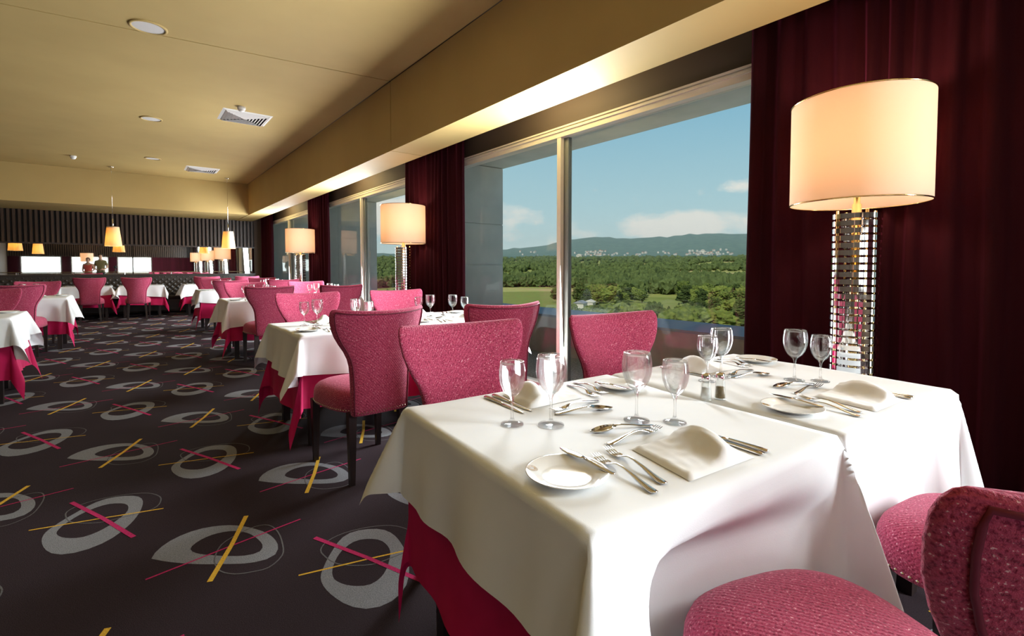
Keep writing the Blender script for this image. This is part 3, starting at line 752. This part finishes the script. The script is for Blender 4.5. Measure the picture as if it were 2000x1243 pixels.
# ------------------------------------------------------------------ chairs
chair(1.0, .265, -19, 'pink tweed chair closest to the viewer, its seat against the nearest table')
chair(1.77, .135, -8, 'pink tweed chair at the near side of the table beside the big lamp')
chair(1.03, 1.40, 174, 'pink tweed chair facing us across the nearest table')
chair(1.83, 1.29, 172, 'pink tweed chair facing us in front of the nearest big window')
chair(1.08, 2.86, 2, 'pink tweed chair seen from behind with its seat in view, at the second aisle table')
chair(1.90, 2.72, -7, 'pink tweed chair seen from behind at the second window table')
chair(1.235, 4.27, 180, 'pink tweed chair facing us across the second aisle table')
chair(2.08, 4.28, 178, 'pink tweed chair facing us across the second window table')
chair(1.30, 6.65, 0, 'pink tweed chair seen from behind at the third aisle table')
chair(2.16, 6.60, -3, 'pink tweed chair seen from behind at the third window table')
chair(1.33, 8.0, 180, 'pink tweed chair facing us across the third aisle table')
chair(2.22, 8.0, 180, 'pink tweed chair facing us across the third window table')
chair(1.37, 10.15, 0, 'pink tweed chair seen from behind at the fourth aisle table')
chair(2.25, 10.15, 0, 'pink tweed chair seen from behind at the fourth window table')
chair(1.37, 11.55, 180, 'pink tweed chair facing us across the fourth aisle table')
chair(2.25, 11.55, 180, 'pink tweed chair facing us across the fourth window table')
chair(1.42, 14.17, 0, 'pink tweed chair seen from behind at the farthest aisle table')
chair(2.30, 14.17, 0, 'pink tweed chair seen from behind at the farthest window table')
chair(-1.22, 7.05, 180, 'pink tweed chair facing us behind the left-hand table at the picture edge')
chair(-1.20, 9.20, 0, 'pink tweed chair seen from behind at the left-hand table farther back')
chair(-1.22, 10.65, 180, 'pink tweed chair facing us behind the left-hand table farther back')
chair(-.76, 14.20, 2, 'left of the two pink tweed end chairs facing the buttoned bench')
chair(.07, 14.0, -3, 'right of the two pink tweed end chairs facing the buttoned bench')

# the seats that reach under a table push the hanging cloth inwards
def tuck_cloths():
    def sm(a, b, v): t = min(1, max(0, (v-a)/(b-a))); return t*t*(3-2*t)
    chairs = [o for o in COL.objects if o.name.startswith('dining_chair')]
    for cl in [o for o in COL.objects if o.name.startswith(('tablecloth','undercloth'))]:
        MW = Matrix.Translation(cl.location) @ Matrix.Rotation(cl.rotation_euler.z, 4, 'Z')
        for ch in chairs:
            if (ch.location-cl.location).length > 1.15: continue
            CW = Matrix.Translation(ch.location) @ Matrix.Rotation(ch.rotation_euler.z, 4, 'Z'); A = CW.inverted() @ MW; B = A.inverted()
            lim = .312 if cl.name.startswith('table') else .325
            for v in cl.data.vertices:
                p = A @ v.co
                if p.z < .70 and -.15 < p.y < lim:
                    w = (1-sm(.265, .37, abs(p.x)))*(1-sm(.555, .70, p.z))
                    if w > 0: p.y += (lim-p.y)*w; v.co = B @ p
tuck_cloths()

# ------------------------------------------------------------------ lamps
def make_floor_lamp():
    root = empty('floor_lamp')
    MB().lathe([(.0005,0),(.135,0),(.135,.018),(.128,.026),(.03,.03),(.0005,.03)], 40).build('base', M['chrome'], root, True).data.set_sharp_from_angle(angle=R(35))
    ring = MB().lathe([(.1015,.0),(.1015,.0232),(.064,.0232),(.064,.0)], 44, closed_prof=True).mesh('ring', M['chrome'], True)
    ring.set_sharp_from_angle(angle=R(30))
    z = .05
    while z < 1.462:
        o = link('ring', ring, root); o.location.z = z; z += .0345
    MB().lathe([(.0005,.03),(.020,.03),(.020,1.50),(.014,1.505),(.014,1.62),(.0005,1.62)], 16).build('pole', M['brass'], root, True)
    for k in range(4):
        a = PI/4+k*PI/2; MB().tube([(.084*math.cos(a),.084*math.sin(a),.03),(.084*math.cos(a),.084*math.sin(a),1.47)], .007, 6).build('spacer_rod', M['brass'], root, True)
    r = .28; z0, z1 = 1.505, 1.985
    s = MB().lathe([(r-.002,z0),(r,z0),(r,z1),(r-.002,z1)], 64, closed_prof=True).build('lamp_shade', M['shade'], root, True); s.data.set_sharp_from_angle(angle=R(50))
    for z in (z0, z1):
        MB().tube([(r*1.001*math.cos(2*PI*k/64), r*1.001*math.sin(2*PI*k/64), z) for k in range(64)], .0035, 6, True).build('shade_trim', M['brass'], s, True)
    w = MB()
    for k in range(3):
        a = 2*PI*k/3+.3; w.tube([(.014*math.cos(a),.014*math.sin(a),1.60),(r*.995*math.cos(a),r*.995*math.sin(a),1.52)], .0025, 5)
    w.build('shade_spider', M['brass'], s, True)
    MB().sphere((0,0,1.70), .045, 16, 10).build('bulb', M['bulb'], root, True)
    return root
LAMP = make_floor_lamp()
for i, (y, lab) in enumerate(((.80,'tall floor lamp of stacked chrome rings beside the near table, largest of three'),(5.72,'floor lamp of stacked chrome rings in front of the middle curtain'),(10.55,'floor lamp of stacked chrome rings nearest the far wall'),(-3.5,'floor lamp of stacked chrome rings by the rear wall, seen only in the mirror'))):
    o = LAMP if i == 0 else copy_tree(LAMP); lx = 2.73 if y > 0 else -2.0; o.location = (lx, y, 0); tag(o, lab, 'lamp', 'floor lamps of stacked chrome rings')
    d = bpy.data.lights.new('lamp_bulb', 'POINT'); d.energy = 9; d.color = (1,.72,.54); d.shadow_soft_size = .06
    l = bpy.data.objects.new('lamp_bulb_light', d); COL.objects.link(l); l.location = (lx, y, 1.79)
def make_pendant():
    root = empty('pendant_lamp')
    MB().lathe([(.0005,HC),(.06,HC),(.06,HC-.018),(.05,HC-.024),(.0005,HC-.024)], 24).build('canopy', M['chrome'], root, True)
    MB().tube([(0,0,2.22),(0,0,HC-.02)], .003, 6).build('cord', M['chrome'], root, True)
    MB().tube([(0,0,2.02),(0,0,2.24)], .010, 8).build('stem', M['chrome'], root, True)
    s = MB().lathe([(.148,1.655),(.150,1.655),(.108,2.07),(.106,2.07)], 40, closed_prof=True).build('lamp_shade', M['pshade'], root, True); s.data.set_sharp_from_angle(angle=R(50))
    MB().lathe([(.0005,2.045),(.105,2.045),(.105,2.05),(.0005,2.05)], 24).build('shade_top', M['white_paint'], s)
    MB().sphere((0,0,1.86), .035, 12, 8).build('bulb', M['bulb'], root, True)
    return root
PEND = make_pendant()
for i, (x, y, lab) in enumerate(((-.32,13.5,'ivory conical pendant lamp hanging left, over the end chairs'),(1.84,13.5,'ivory conical pendant lamp hanging right, near the window corner'),(-2.5,13.5,'ivory conical pendant lamp seen only in the mirror'),(-2.5,9.5,'ivory conical pendant lamp seen only in the mirror, farther left'))):
    o = PEND if i == 0 else copy_tree(PEND); o.location = (x, y, 0); tag(o, lab, 'lamp', 'ivory conical pendant lamps')
    d = bpy.data.lights.new('pendant_bulb', 'POINT'); d.energy = 9; d.color = (1,.72,.40); d.shadow_soft_size = .05
    l = bpy.data.objects.new('pendant_bulb_light', d); COL.objects.link(l); l.location = (x, y, 1.80)

# ------------------------------------------------------------------ ceiling fittings
def speaker(x, y, r, label):
    o = empty('ceiling_speaker', (x, y, HC)); tag(o, label, 'speaker', 'round ceiling speakers')
    MB().lathe([(r,0),(r,-.006),(r*.94,-.012),(r*.86,-.012),(r*.84,-.004),(r*.84,0)], 40, closed_prof=True).build('rim', M['ceiling'], o, True)
    MB().lathe([(.0005,-.006),(r*.5,-.0065),(r*.845,-.004)], 40).build('grille', M['louvre'], o, True)
speaker(.16, 5.49, .145, 'large round ceiling speaker nearest to us')
speaker(.26, 8.81, .135, 'middle round ceiling speaker left of the air vent')
speaker(.36, 11.98, .135, 'farthest round ceiling speaker')
def vent(x, y, s, label):
    o = empty('air_vent', (x, y, HC)); tag(o, label, 'vent', 'square ceiling air vents'); s2 = s/2
    fr = MB()
    for a in range(4):
        c, sn = [(1,0),(0,1),(-1,0),(0,-1)][a]
        q = [(-s2,-s2,0),(s2,-s2,0),(s2-.035,-s2+.035,-.012),(-s2+.035,-s2+.035,-.012)]
        fr.add([(p[0]*c-p[1]*sn, p[0]*sn+p[1]*c, p[2]) for p in q], [(3,2,1,0)])
    fr.build('frame', M['white_paint'], o)
    MB().box(-s2+.03, s2-.03, -s2+.03, s2-.03, .02-.022, .001).build('backing', M['black'], o)
    n = 7; h = s2-.04
    for a in range(4):
        for k in range(n):
            d = h*(1-k/n); w = d
            c, sn = [(1,0),(0,1),(-1,0),(0,-1)][a]
            q = [(-w,-d,-.012),(w,-d,-.012),(w-.02,-d+.026,-.030),(-w+.02,-d+.026,-.030),(-w,-d,-.009),(w,-d,-.009),(w-.02,-d+.028,-.027),(-w+.02,-d+.028,-.027)]
            w2 = max(.004, w-.02)
            q[2] = (w2, q[2][1], q[2][2]); q[3] = (-w2, q[3][1], q[3][2]); q[6] = (w2, q[6][1], q[6][2]); q[7] = (-w2, q[7][1], q[7][2])
            MB().add([(p[0]*c-p[1]*sn, p[0]*sn+p[1]*c, p[2]) for p in q], [(0,1,2,3)[::-1],(4,5,6,7),(0,1,5,4),(1,2,6,5),(2,3,7,6),(3,0,4,7)]).build('slat', M['louvre'], o)
vent(1.32, 7.91, .62, 'square white ceiling air vent nearest to us')
vent(1.25, 12.67, .62, 'square white ceiling air vent farther back')
def detector(x, y, label):
    o = empty('smoke_detector', (x, y, HC)); tag(o, label, 'detector', 'white smoke detectors')
    MB().lathe([(.05,0),(.052,-.012),(.048,-.035),(.040,-.038)], 20).build('base', M['white_paint'], o, True)
    MB().lathe([(.040,-.036),(.036,-.055),(.018,-.066),(.0005,-.067)], 20).build('head', M['white_paint'], o, True)
detector(1.20, 7.42, 'small white smoke detector beside the nearer air vent')
detector(-.86, 12.66, 'small white smoke detector left of the pendant lamp')

# ------------------------------------------------------------------ valley outside
RIDGE = [(0,.026),(15,.026),(22,.027),(30,.030),(37.3,.0362),(41.9,.0435),(44.3,.0545),(47.9,.0615),(52,.0570),(55.9,.0600),(60.2,.0645),(63,.062),(75,.058),(90,.05)]
PROF = [(30,-7.5),(60,-9.2),(100,-10.6),(150,-11.3),(300,-11.2),(450,-9),(600,-5.0),(1000,11),(1600,31),(2500,58),(3200,72)]
def lerp(tab, x):
    if x <= tab[0][0]: return tab[0][1]
    for (a, b), (c, d) in zip(tab, tab[1:]):
        if x <= c: return b+(d-b)*(x-a)/(c-a)
    return tab[-1][1]
def ground(r, b):
    x, y = r*math.sin(R(b)), r*math.cos(R(b))
    if r <= 3000: z = lerp(PROF, r)
    else:
        zr = lerp(RIDGE, b)*4800+14*noise.noise((b*.9, 0, 3))+6*noise.noise((b*4, 0, 7))
        z0 = lerp(PROF, 3000); t = min(1, (r-3000)/1800); t = t*t*(3-2*t)
        z = z0+(zr-z0)*t+ (14*noise.noise((x*.004, y*.004, 1)))*t*(1-t)*4
        if r > 4800: z = zr-(r-4800)*.05
    z += 1.2*noise.noise((x*.01, y*.01, 0))*min(1, r/200)
    return Vector((x, y, z))
def land_mat():
    m = mat('meadow_and_woodland', (.1,.12,.04), .95, spec=.1); nt = m.node_tree; N = nt.nodes; L = nt.links; b = N['Principled BSDF']
    tc = N.new('ShaderNodeTexCoord'); 
    n = N.new('ShaderNodeTexVoronoi'); n.inputs['Scale'].default_value = .022; L.new(tc.outputs['Object'], n.inputs['Vector'])
    r = N.new('ShaderNodeValToRGB'); e = r.color_ramp.elements; r.color_ramp.interpolation = 'CONSTANT'
    e[0].position = 0; e[0].color = (.24,.27,.065,1); e[1].position = .75; e[1].color = (.50,.40,.17,1)
    q = e.new(.35); q.color = (.34,.36,.10,1); q = e.new(.55); q.color = (.44,.42,.14,1)
    sp = N.new('ShaderNodeSeparateColor'); L.new(n.outputs['Color'], sp.inputs[0]); L.new(sp.outputs[0], r.inputs[0])
    n2 = N.new('ShaderNodeTexNoise'); n2.inputs['Scale'].default_value = .35; n2.inputs['Detail'].default_value = 6; L.new(tc.outputs['Object'], n2.inputs['Vector'])
    mx = N.new('ShaderNodeMixRGB'); mx.blend_type = 'MULTIPLY'; mx.inputs[0].default_value = .45; L.new(r.outputs[0], mx.inputs[1]); L.new(n2.outputs['Color'], mx.inputs[2])
    L.new(mx.outputs[0], b.inputs['Base Color']); return m
def hill_mat():
    m = mat('wooded_hill', (.03,.05,.03), .95, spec=.05)
    return noisy(m, (.045,.095,.070), (.085,.150,.105), .022, 8, .35, .68)
M['land'] = land_mat(); M['hill'] = hill_mat()
def terrain():
    rs = [30,45,60,80,100,125,150,190,240,300,370,450,550,650,800,1000,1250,1600,2000,2500,3000,3200,3400,3600,3800,4000,4200,4400,4600,4700,4800,4900,5200,6000]
    bs = [-4+k*.8 for k in range(125)]
    mb = MB(); g = [[tuple(ground(r, b)) for b in bs] for r in rs]
    k = rs.index(1600)
    mb.mi = 0; mb.loops(g[:k+1], False); mb.mi = 1; mb.loops(g[k:], False)
    o = mb.build('terrain', [M['land'], M['hill']], None, True); struct(o); o['label'] = 'green valley rising to wooded hills beyond the windows'
terrain()
def leaf_mat(name, c1, c2, sc=1.6):
    m = mat(name, c1, .9, spec=.1); nt = m.node_tree; N = nt.nodes; L = nt.links; b = N['Principled BSDF']
    tc = N.new('ShaderNodeTexCoord'); oi = N.new('ShaderNodeObjectInfo'); ge = N.new('ShaderNodeNewGeometry')
    n = N.new('ShaderNodeTexNoise'); n.inputs['Scale'].default_value = sc; n.inputs['Detail'].default_value = 5; L.new(ge.outputs['Position'], n.inputs['Vector'])
    ad = N.new('ShaderNodeMath'); ad.operation = 'MULTIPLY_ADD'; L.new(oi.outputs['Random'], ad.inputs[0]); ad.inputs[1].default_value = .35; L.new(n.outputs['Fac'], ad.inputs[2])
    r = N.new('ShaderNodeValToRGB'); e = r.color_ramp.elements; e[0].position = .38; e[0].color = (*c1,1); e[1].position = .92; e[1].color = (*c2,1)
    L.new(ad.outputs[0], r.inputs[0]); L.new(r.outputs[0], b.inputs['Base Color']); return m
M['leaf'] = leaf_mat('broad_leaves', (.026,.052,.012), (.165,.195,.040)); M['pine'] = leaf_mat('pine_needles', (.018,.034,.010), (.095,.125,.032)); M['bark'] = mat('bark', (.05,.035,.025), .9)
M['leaf_far'] = leaf_mat('distant_woodland', (.014,.030,.012), (.095,.125,.040), .12)
def ico(sub=1):
    t = (1+5**.5)/2
    v = [Vector(p).normalized() for p in [(-1,t,0),(1,t,0),(-1,-t,0),(1,-t,0),(0,-1,t),(0,1,t),(0,-1,-t),(0,1,-t),(t,0,-1),(t,0,1),(-t,0,-1),(-t,0,1)]]
    f = [(0,11,5),(0,5,1),(0,1,7),(0,7,10),(0,10,11),(1,5,9),(5,11,4),(11,10,2),(10,7,6),(7,1,8),(3,9,4),(3,4,2),(3,2,6),(3,6,8),(3,8,9),(4,9,5),(2,4,11),(6,2,10),(8,6,7),(9,8,1)]
    for _ in range(sub):
        c = {}; nf = []
        def mid(a, b):
            k = (min(a,b), max(a,b))
            if k not in c: v.append(((v[a]+v[b])/2).normalized()); c[k] = len(v)-1
            return c[k]
        for a, b, d in f:
            x, y, z = mid(a,b), mid(b,d), mid(d,a); nf += [(a,x,z),(b,y,x),(d,z,y),(x,y,z)]
        f = nf
    return v, f
I1 = ico(1); I2 = ico(2)
def crown(mb, c, rx, rz, seed, I, amp=.30, fr=1.8):
    vs = []
    for p in I[0]:
        k = 1+amp*noise.noise(p*fr+Vector((seed*3.1, seed, 0)))*1.6+amp*.5*noise.noise(p*fr*2.6+Vector((0, seed, 5)))
        vs.append((c[0]+p.x*rx*k, c[1]+p.y*rx*k, c[2]+p.z*rz*k))
    mb.add(vs, I[1])
def tree_proto(kind, seed):
    rd = random.Random(seed); cm = MB()
    if kind == 'leaf':
        for k in range(9):
            a = rd.uniform(0,6.28); d = rd.uniform(0,1.7) if k else 0; z = rd.uniform(2.0,5.4)
            crown(cm, (d*math.cos(a), d*math.sin(a), z), rd.uniform(1.1,1.9), rd.uniform(1.0,1.6), seed*10+k, I2, .34, 2.6)
    else:
        for k in range(7):
            z = 2.6+k*.75; rr = 1.9*(1-k/8.5)
            for q in range(2): crown(cm, (rd.uniform(-.7,.7), rd.uniform(-.7,.7), z), rr, .75, seed*10+k+q*50, I2, .4, 2.8)
    tm = MB(); tm.tube([(0,0,-1.5),(.05,0,1),(0,.05,3.2)], [.22,.18,.10], 6)
    return cm.mesh('foliage', M['leaf' if kind == 'leaf' else 'pine'], False), tm.mesh('trunk', M['bark'])
PROTO = [('leaf', tree_proto('leaf', 1)), ('leaf', tree_proto('leaf', 2)), ('pine', tree_proto('pine', 3)), ('leaf', tree_proto('leaf', 4)), ('pine', tree_proto('pine', 5))]
def clearing(r, b):
    if 150 < r < 290 and b < 46.5+1.5*math.sin(r*.03): return True
    if 160 < r < 235 and 53.4 < b < 57.8: return True
    if 330 < r < 372 and b < 43: return True
    return False
SIGHT = [(15,.086),(36,.086),(45,.088),(47.5,.080),(50,.074),(53,.078),(56,.082),(58,.070),(61,.062),(75,.060)]   # how high the near trees stand
def forest():
    rd = random.Random(5); cnt = 0; spots = []
    for _ in range(40000):
        r = math.sqrt(rd.uniform(58**2, 205**2)); b = rd.uniform(35.5, 65)
        if clearing(r, b) and rd.random() > .012: continue
        p = ground(r, b); s = rd.uniform(.62, 1.12)
        hmax = 1.2-r*(lerp(SIGHT, b)+rd.uniform(-.004,.010))-p.z
        if r < 160:
            if hmax < 1.5: continue
            s = min(s, hmax/6.6)
        if any((p.x-q.x)**2+(p.y-q.y)**2 < (1.75*(s+t))**2 for q, t in spots): continue
        spots.append((p, s)); cnt += 1
        if cnt >= 290: break
    for i, (p, s) in enumerate(spots):
        kd, (cm, tm) = PROTO[rd.choice([0,1,3,0,1,3,2,4])]
        o = empty('tree', p, rd.uniform(0,6.28)); o.scale = (s*1.1, s*1.1, s*rd.uniform(.85,1.02))
        link('foliage', cm, o); link('trunk', tm, o)
        tag(o, 'bushy light green tree in the valley below the windows' if kd == 'leaf' else 'dark pine tree in the valley below the windows', 'tree', 'valley broadleaf trees' if kd == 'leaf' else 'valley pines')
    mb = MB(); placed = 0
    for _ in range(9500):
        r = 60*math.exp(rd.uniform(0,1)**.75*math.log(1500/60)); b = rd.uniform(14, 74)
        if r < 212 and 34.5 < b < 66: continue
        if clearing(r, b): continue
        p = ground(r, b)
        if r > 400 and noise.noise((p.x*.006, p.y*.006, 9)) < -.18: continue
        k = 1+max(0, r-500)/900
        rr = rd.uniform(2.0,3.9)*k; h = rd.uniform(2.2,4.6)*(1+.2*(k-1))
        if r < 165: rr *= .6; h *= .6
        crown(mb, (p.x, p.y, p.z+h*.9), rr, h, placed, I2 if r < 420 else I1, .42, 2.3); placed += 1
    o = mb.build('woodland', M['leaf_far']); tag(o, 'dense green woodland filling the valley floor', 'woodland', kind='stuff')
forest()
M['wallw'] = mat('house_wall', (.50,.47,.42), .8); M['rooft'] = mat('clay_roof', (.42,.17,.09), .8); M['roofg'] = mat('grey_roof', (.20,.21,.23), .6)
def house(mb, p, w, d, h, a, roof):
    c, s = math.cos(a), math.sin(a)
    def T(x, y, z): return (p.x+x*c-y*s, p.y+x*s+y*c, p.z+z)
    mb.mi = 0; mb.add([T(x,y,z) for z in (-3,h) for x,y in ((-w,-d),(w,-d),(w,d),(-w,d))], [(0,1,5,4),(1,2,6,5),(2,3,7,6),(3,0,4,7)])
    mb.mi = roof; mb.add([T(-w*1.1,-d*1.15,h),T(w*1.1,-d*1.15,h),T(w*1.1,d*1.15,h),T(-w*1.1,d*1.15,h),T(-w*1.05,0,h*1.5),T(w*1.05,0,h*1.5)], [(0,1,5,4),(2,3,4,5),(1,2,5),(3,0,4),(3,2,1,0)])
def village():
    rd = random.Random(9); mb = MB()
    for b0, b1, r0, r1, n in ((46,51,2300,2700,34),(56,63.5,2300,2750,48),(38,44,1900,2300,6),(52,55,1900,2200,6)):
        for _ in range(n):
            p = ground(rd.uniform(r0,r1), rd.gauss((b0+b1)/2,(b1-b0)/4)); p.z += rd.uniform(4,26)
            p2 = p.copy(); house(mb, p2, rd.uniform(3,6), rd.uniform(3,4.5), rd.uniform(3,5), rd.uniform(0,3.1), rd.choice([1,1,2,0]))
    o = mb.build('village', [M['wallw'], M['rooft'], M['roofg']]); tag(o, 'distant pale village houses scattered at the foot of the hills', 'village', kind='stuff')
    for r, b, w, d, h, roof, dz, lab in ((1250,46.2,9,7,6,0,7,'white farm building among the distant woods'),(2350,59.8,14,8,6,0,20,'long white hall below the hills'),(150,46.3,2.4,1.6,1.6,2,0,'small grey roofed shed beside the meadow'),(158,47.4,2.0,1.5,1.5,0,0,'small white hut beside the meadow')):
        m = MB(); p = ground(r, b); q = Vector((0,0,dz)); house(m, q, w, d, h, .5, roof)
        ob = m.build('building', [M['wallw'], M['rooft'], M['roofg']]); ob.location = p; tag(ob, lab, 'building')
village()

# ------------------------------------------------------------------ people standing left of the camera, seen in the far mirror
def person(name, loc, rz, height, top_mat, label, female):
    k = height/1.75
    J = {'pel':(0,0,.95),'sp':(0,-.01,1.12),'ch':(0,-.01,1.32),'nk':(0,.0,1.49),'hd0':(0,.02,1.58),'hd1':(0,.03,1.66),'hd2':(0,.01,1.73)}
    Rd = {'pel':(.18,.125),'sp':(.16,.12),'ch':(.20,.14),'nk':(.058,.06),'hd0':(.072,.085),'hd1':(.080,.095),'hd2':(.055,.065)}
    E_ = [('pel','sp'),('sp','ch'),('ch','nk'),('nk','hd0'),('hd0','hd1'),('hd1','hd2')]
    for s, n in ((-1,'l'),(1,'r')):
        J.update({'sh'+n:(s*.19,-.01,1.41),'el'+n:(s*.235,-.02,1.12),'wr'+n:(s*.16,.17,1.02),'pa'+n:(s*.09,.24,1.02),'hp'+n:(s*.09,0,.90),'kn'+n:(s*.10,.02,.50),'an'+n:(s*.11,-.02,.09),'to'+n:(s*.12,.13,.035)})
        Rd.update({'sh'+n:(.062,.062),'el'+n:(.044,.044),'wr'+n:(.029,.029),'pa'+n:(.034,.02),'hp'+n:(.095,.095),'kn'+n:(.060,.060),'an'+n:(.042,.042),'to'+n:(.040,.032)})
        E_ += [('ch','sh'+n),('sh'+n,'el'+n),('el'+n,'wr'+n),('wr'+n,'pa'+n),('pel','hp'+n),('hp'+n,'kn'+n),('kn'+n,'an'+n),('an'+n,'to'+n)]
        for q in range(4):
            f = 'f%d%s' % (q, n); J[f] = (s*(.075-.012*q)-s*.02, .30-.006*abs(q-1), 1.035-.018*q); Rd[f] = (.009,.009); E_.append(('pa'+n, f))
        f = 'th'+n; J[f] = (s*.075, .25, 1.075); Rd[f] = (.010,.010); E_.append(('wr'+n, f))
    keys = list(J); me = bpy.data.meshes.new('body'); me.from_pydata([J[q] for q in keys], [(keys.index(a), keys.index(b)) for a, b in E_], [])
    ob = bpy.data.objects.new('body_tmp', me); COL.objects.link(ob)
    ob.modifiers.new('skin', 'SKIN'); ob.modifiers.new('sub', 'SUBSURF').levels = 2
    for i, q in enumerate(keys):
        sv = me.skin_vertices[0].data[i]; sv.radius = Rd[q]; sv.use_root = (q == 'pel')
    dg = bpy.context.evaluated_depsgraph_get(); dg.update()
    bm = bpy.data.meshes.new_from_object(ob.evaluated_get(dg)); bpy.data.objects.remove(ob); bm.name = 'body'
    bm.materials.clear()
    for m_ in (M['skin'], top_mat, M['trouser']): bm.materials.append(m_)
    for p in bm.polygons:
        c = p.center; p.use_smooth = True
        arm = abs(c.x) > .20 or c.y > .14
        if c.z < .93: p.material_index = 2
        elif c.z < (1.40 if female else 1.47) and not (c.z < 1.24 and arm) and not (female and abs(c.x) > .17): p.material_index = 1
        else: p.material_index = 0
    root = empty(name, loc, rz); root.scale = (k,k,k); tag(root, label, 'person')
    b = link('body', bm, root)
    h = MB(); vs = []
    for p in I2[0]:
        vs.append((p.x*.088, -.005+p.y*.102, 1.69+p.z*.095))
    h.add(vs, [f for f in I2[1] if not (sum(I2[0][i].y for i in f)/3 > .35 and sum(I2[0][i].z for i in f)/3 < .45)])
    if female: crown(h, (0,-.10,1.66), .06, .07, 3, I2, .05)
    h.build('hair', M['hair'], root, True)
    fc = MB()
    fc.add([(-.011,.115,1.645),(.011,.115,1.645),(0,.135,1.640),(0,.112,1.685)], [(0,1,2),(1,3,2),(3,0,2)])
    fc.build('nose', M['skin'], root)
    e = MB()
    for s in (-1,1): e.sphere((s*.03,.100,1.675), .011, 8, 5)
    e.build('eyes', M['black'], root, True)
    m_ = MB(); m_.tube([(-.022,.106,1.612),(0,.113,1.610),(.022,.106,1.612)], .006, 6); m_.build('mouth', M['redtop'], root, True)
    return root
person('person', (-1.75,.30,0), R(15), 1.66, M['redtop'], 'person in a sleeveless coral top standing with hands clasped', True)
person('person', (-1.28,.15,0), R(10), 1.86, M['olive'], 'person in an olive T-shirt standing with hands clasped', False)
def tripod():
    o = empty('camera_tripod', (-.72,-.15,0)); tag(o, 'black camera on a tripod beside the standing people', 'tripod')
    for k in range(3):
        a = 2*PI*k/3+.4; MB().tube([(.03*math.cos(a),.03*math.sin(a),1.02),(.42*math.cos(a),.42*math.sin(a),.01)], [.014,.010], 8).build('leg', M['black'], o, True)
    MB().tube([(0,0,.9),(0,0,1.16)], .016, 8).build('column', M['black'], o, True)
    c = MB(); c.box(-.075,.075,-.035,.035,1.16,1.26); c.box(-.03,.03,-.03,.03,1.26,1.285); c.build('camera_body', M['black'], o)
    MB().tube([(0,.03,1.21),(0,.12,1.21)], .036, 16).build('camera_lens', M['black'], o, True)
tripod()

# ------------------------------------------------------------------ summer haze over the valley
def haze():
    m = bpy.data.materials.new('summer_haze'); m.use_nodes = True; N = m.node_tree.nodes; N.clear()
    o = N.new('ShaderNodeOutputMaterial'); v = N.new('ShaderNodeVolumeScatter'); v.inputs['Density'].default_value = .00011; v.inputs['Color'].default_value = (.80,.92,1,1)
    m.node_tree.links.new(v.outputs[0], o.inputs['Volume'])
    h = MB().box(420, 6000, 420, 6000, -60, 330).build('haze', m); tag(h, 'thin blue haze hanging over the far valley', 'haze', kind='stuff')
haze()
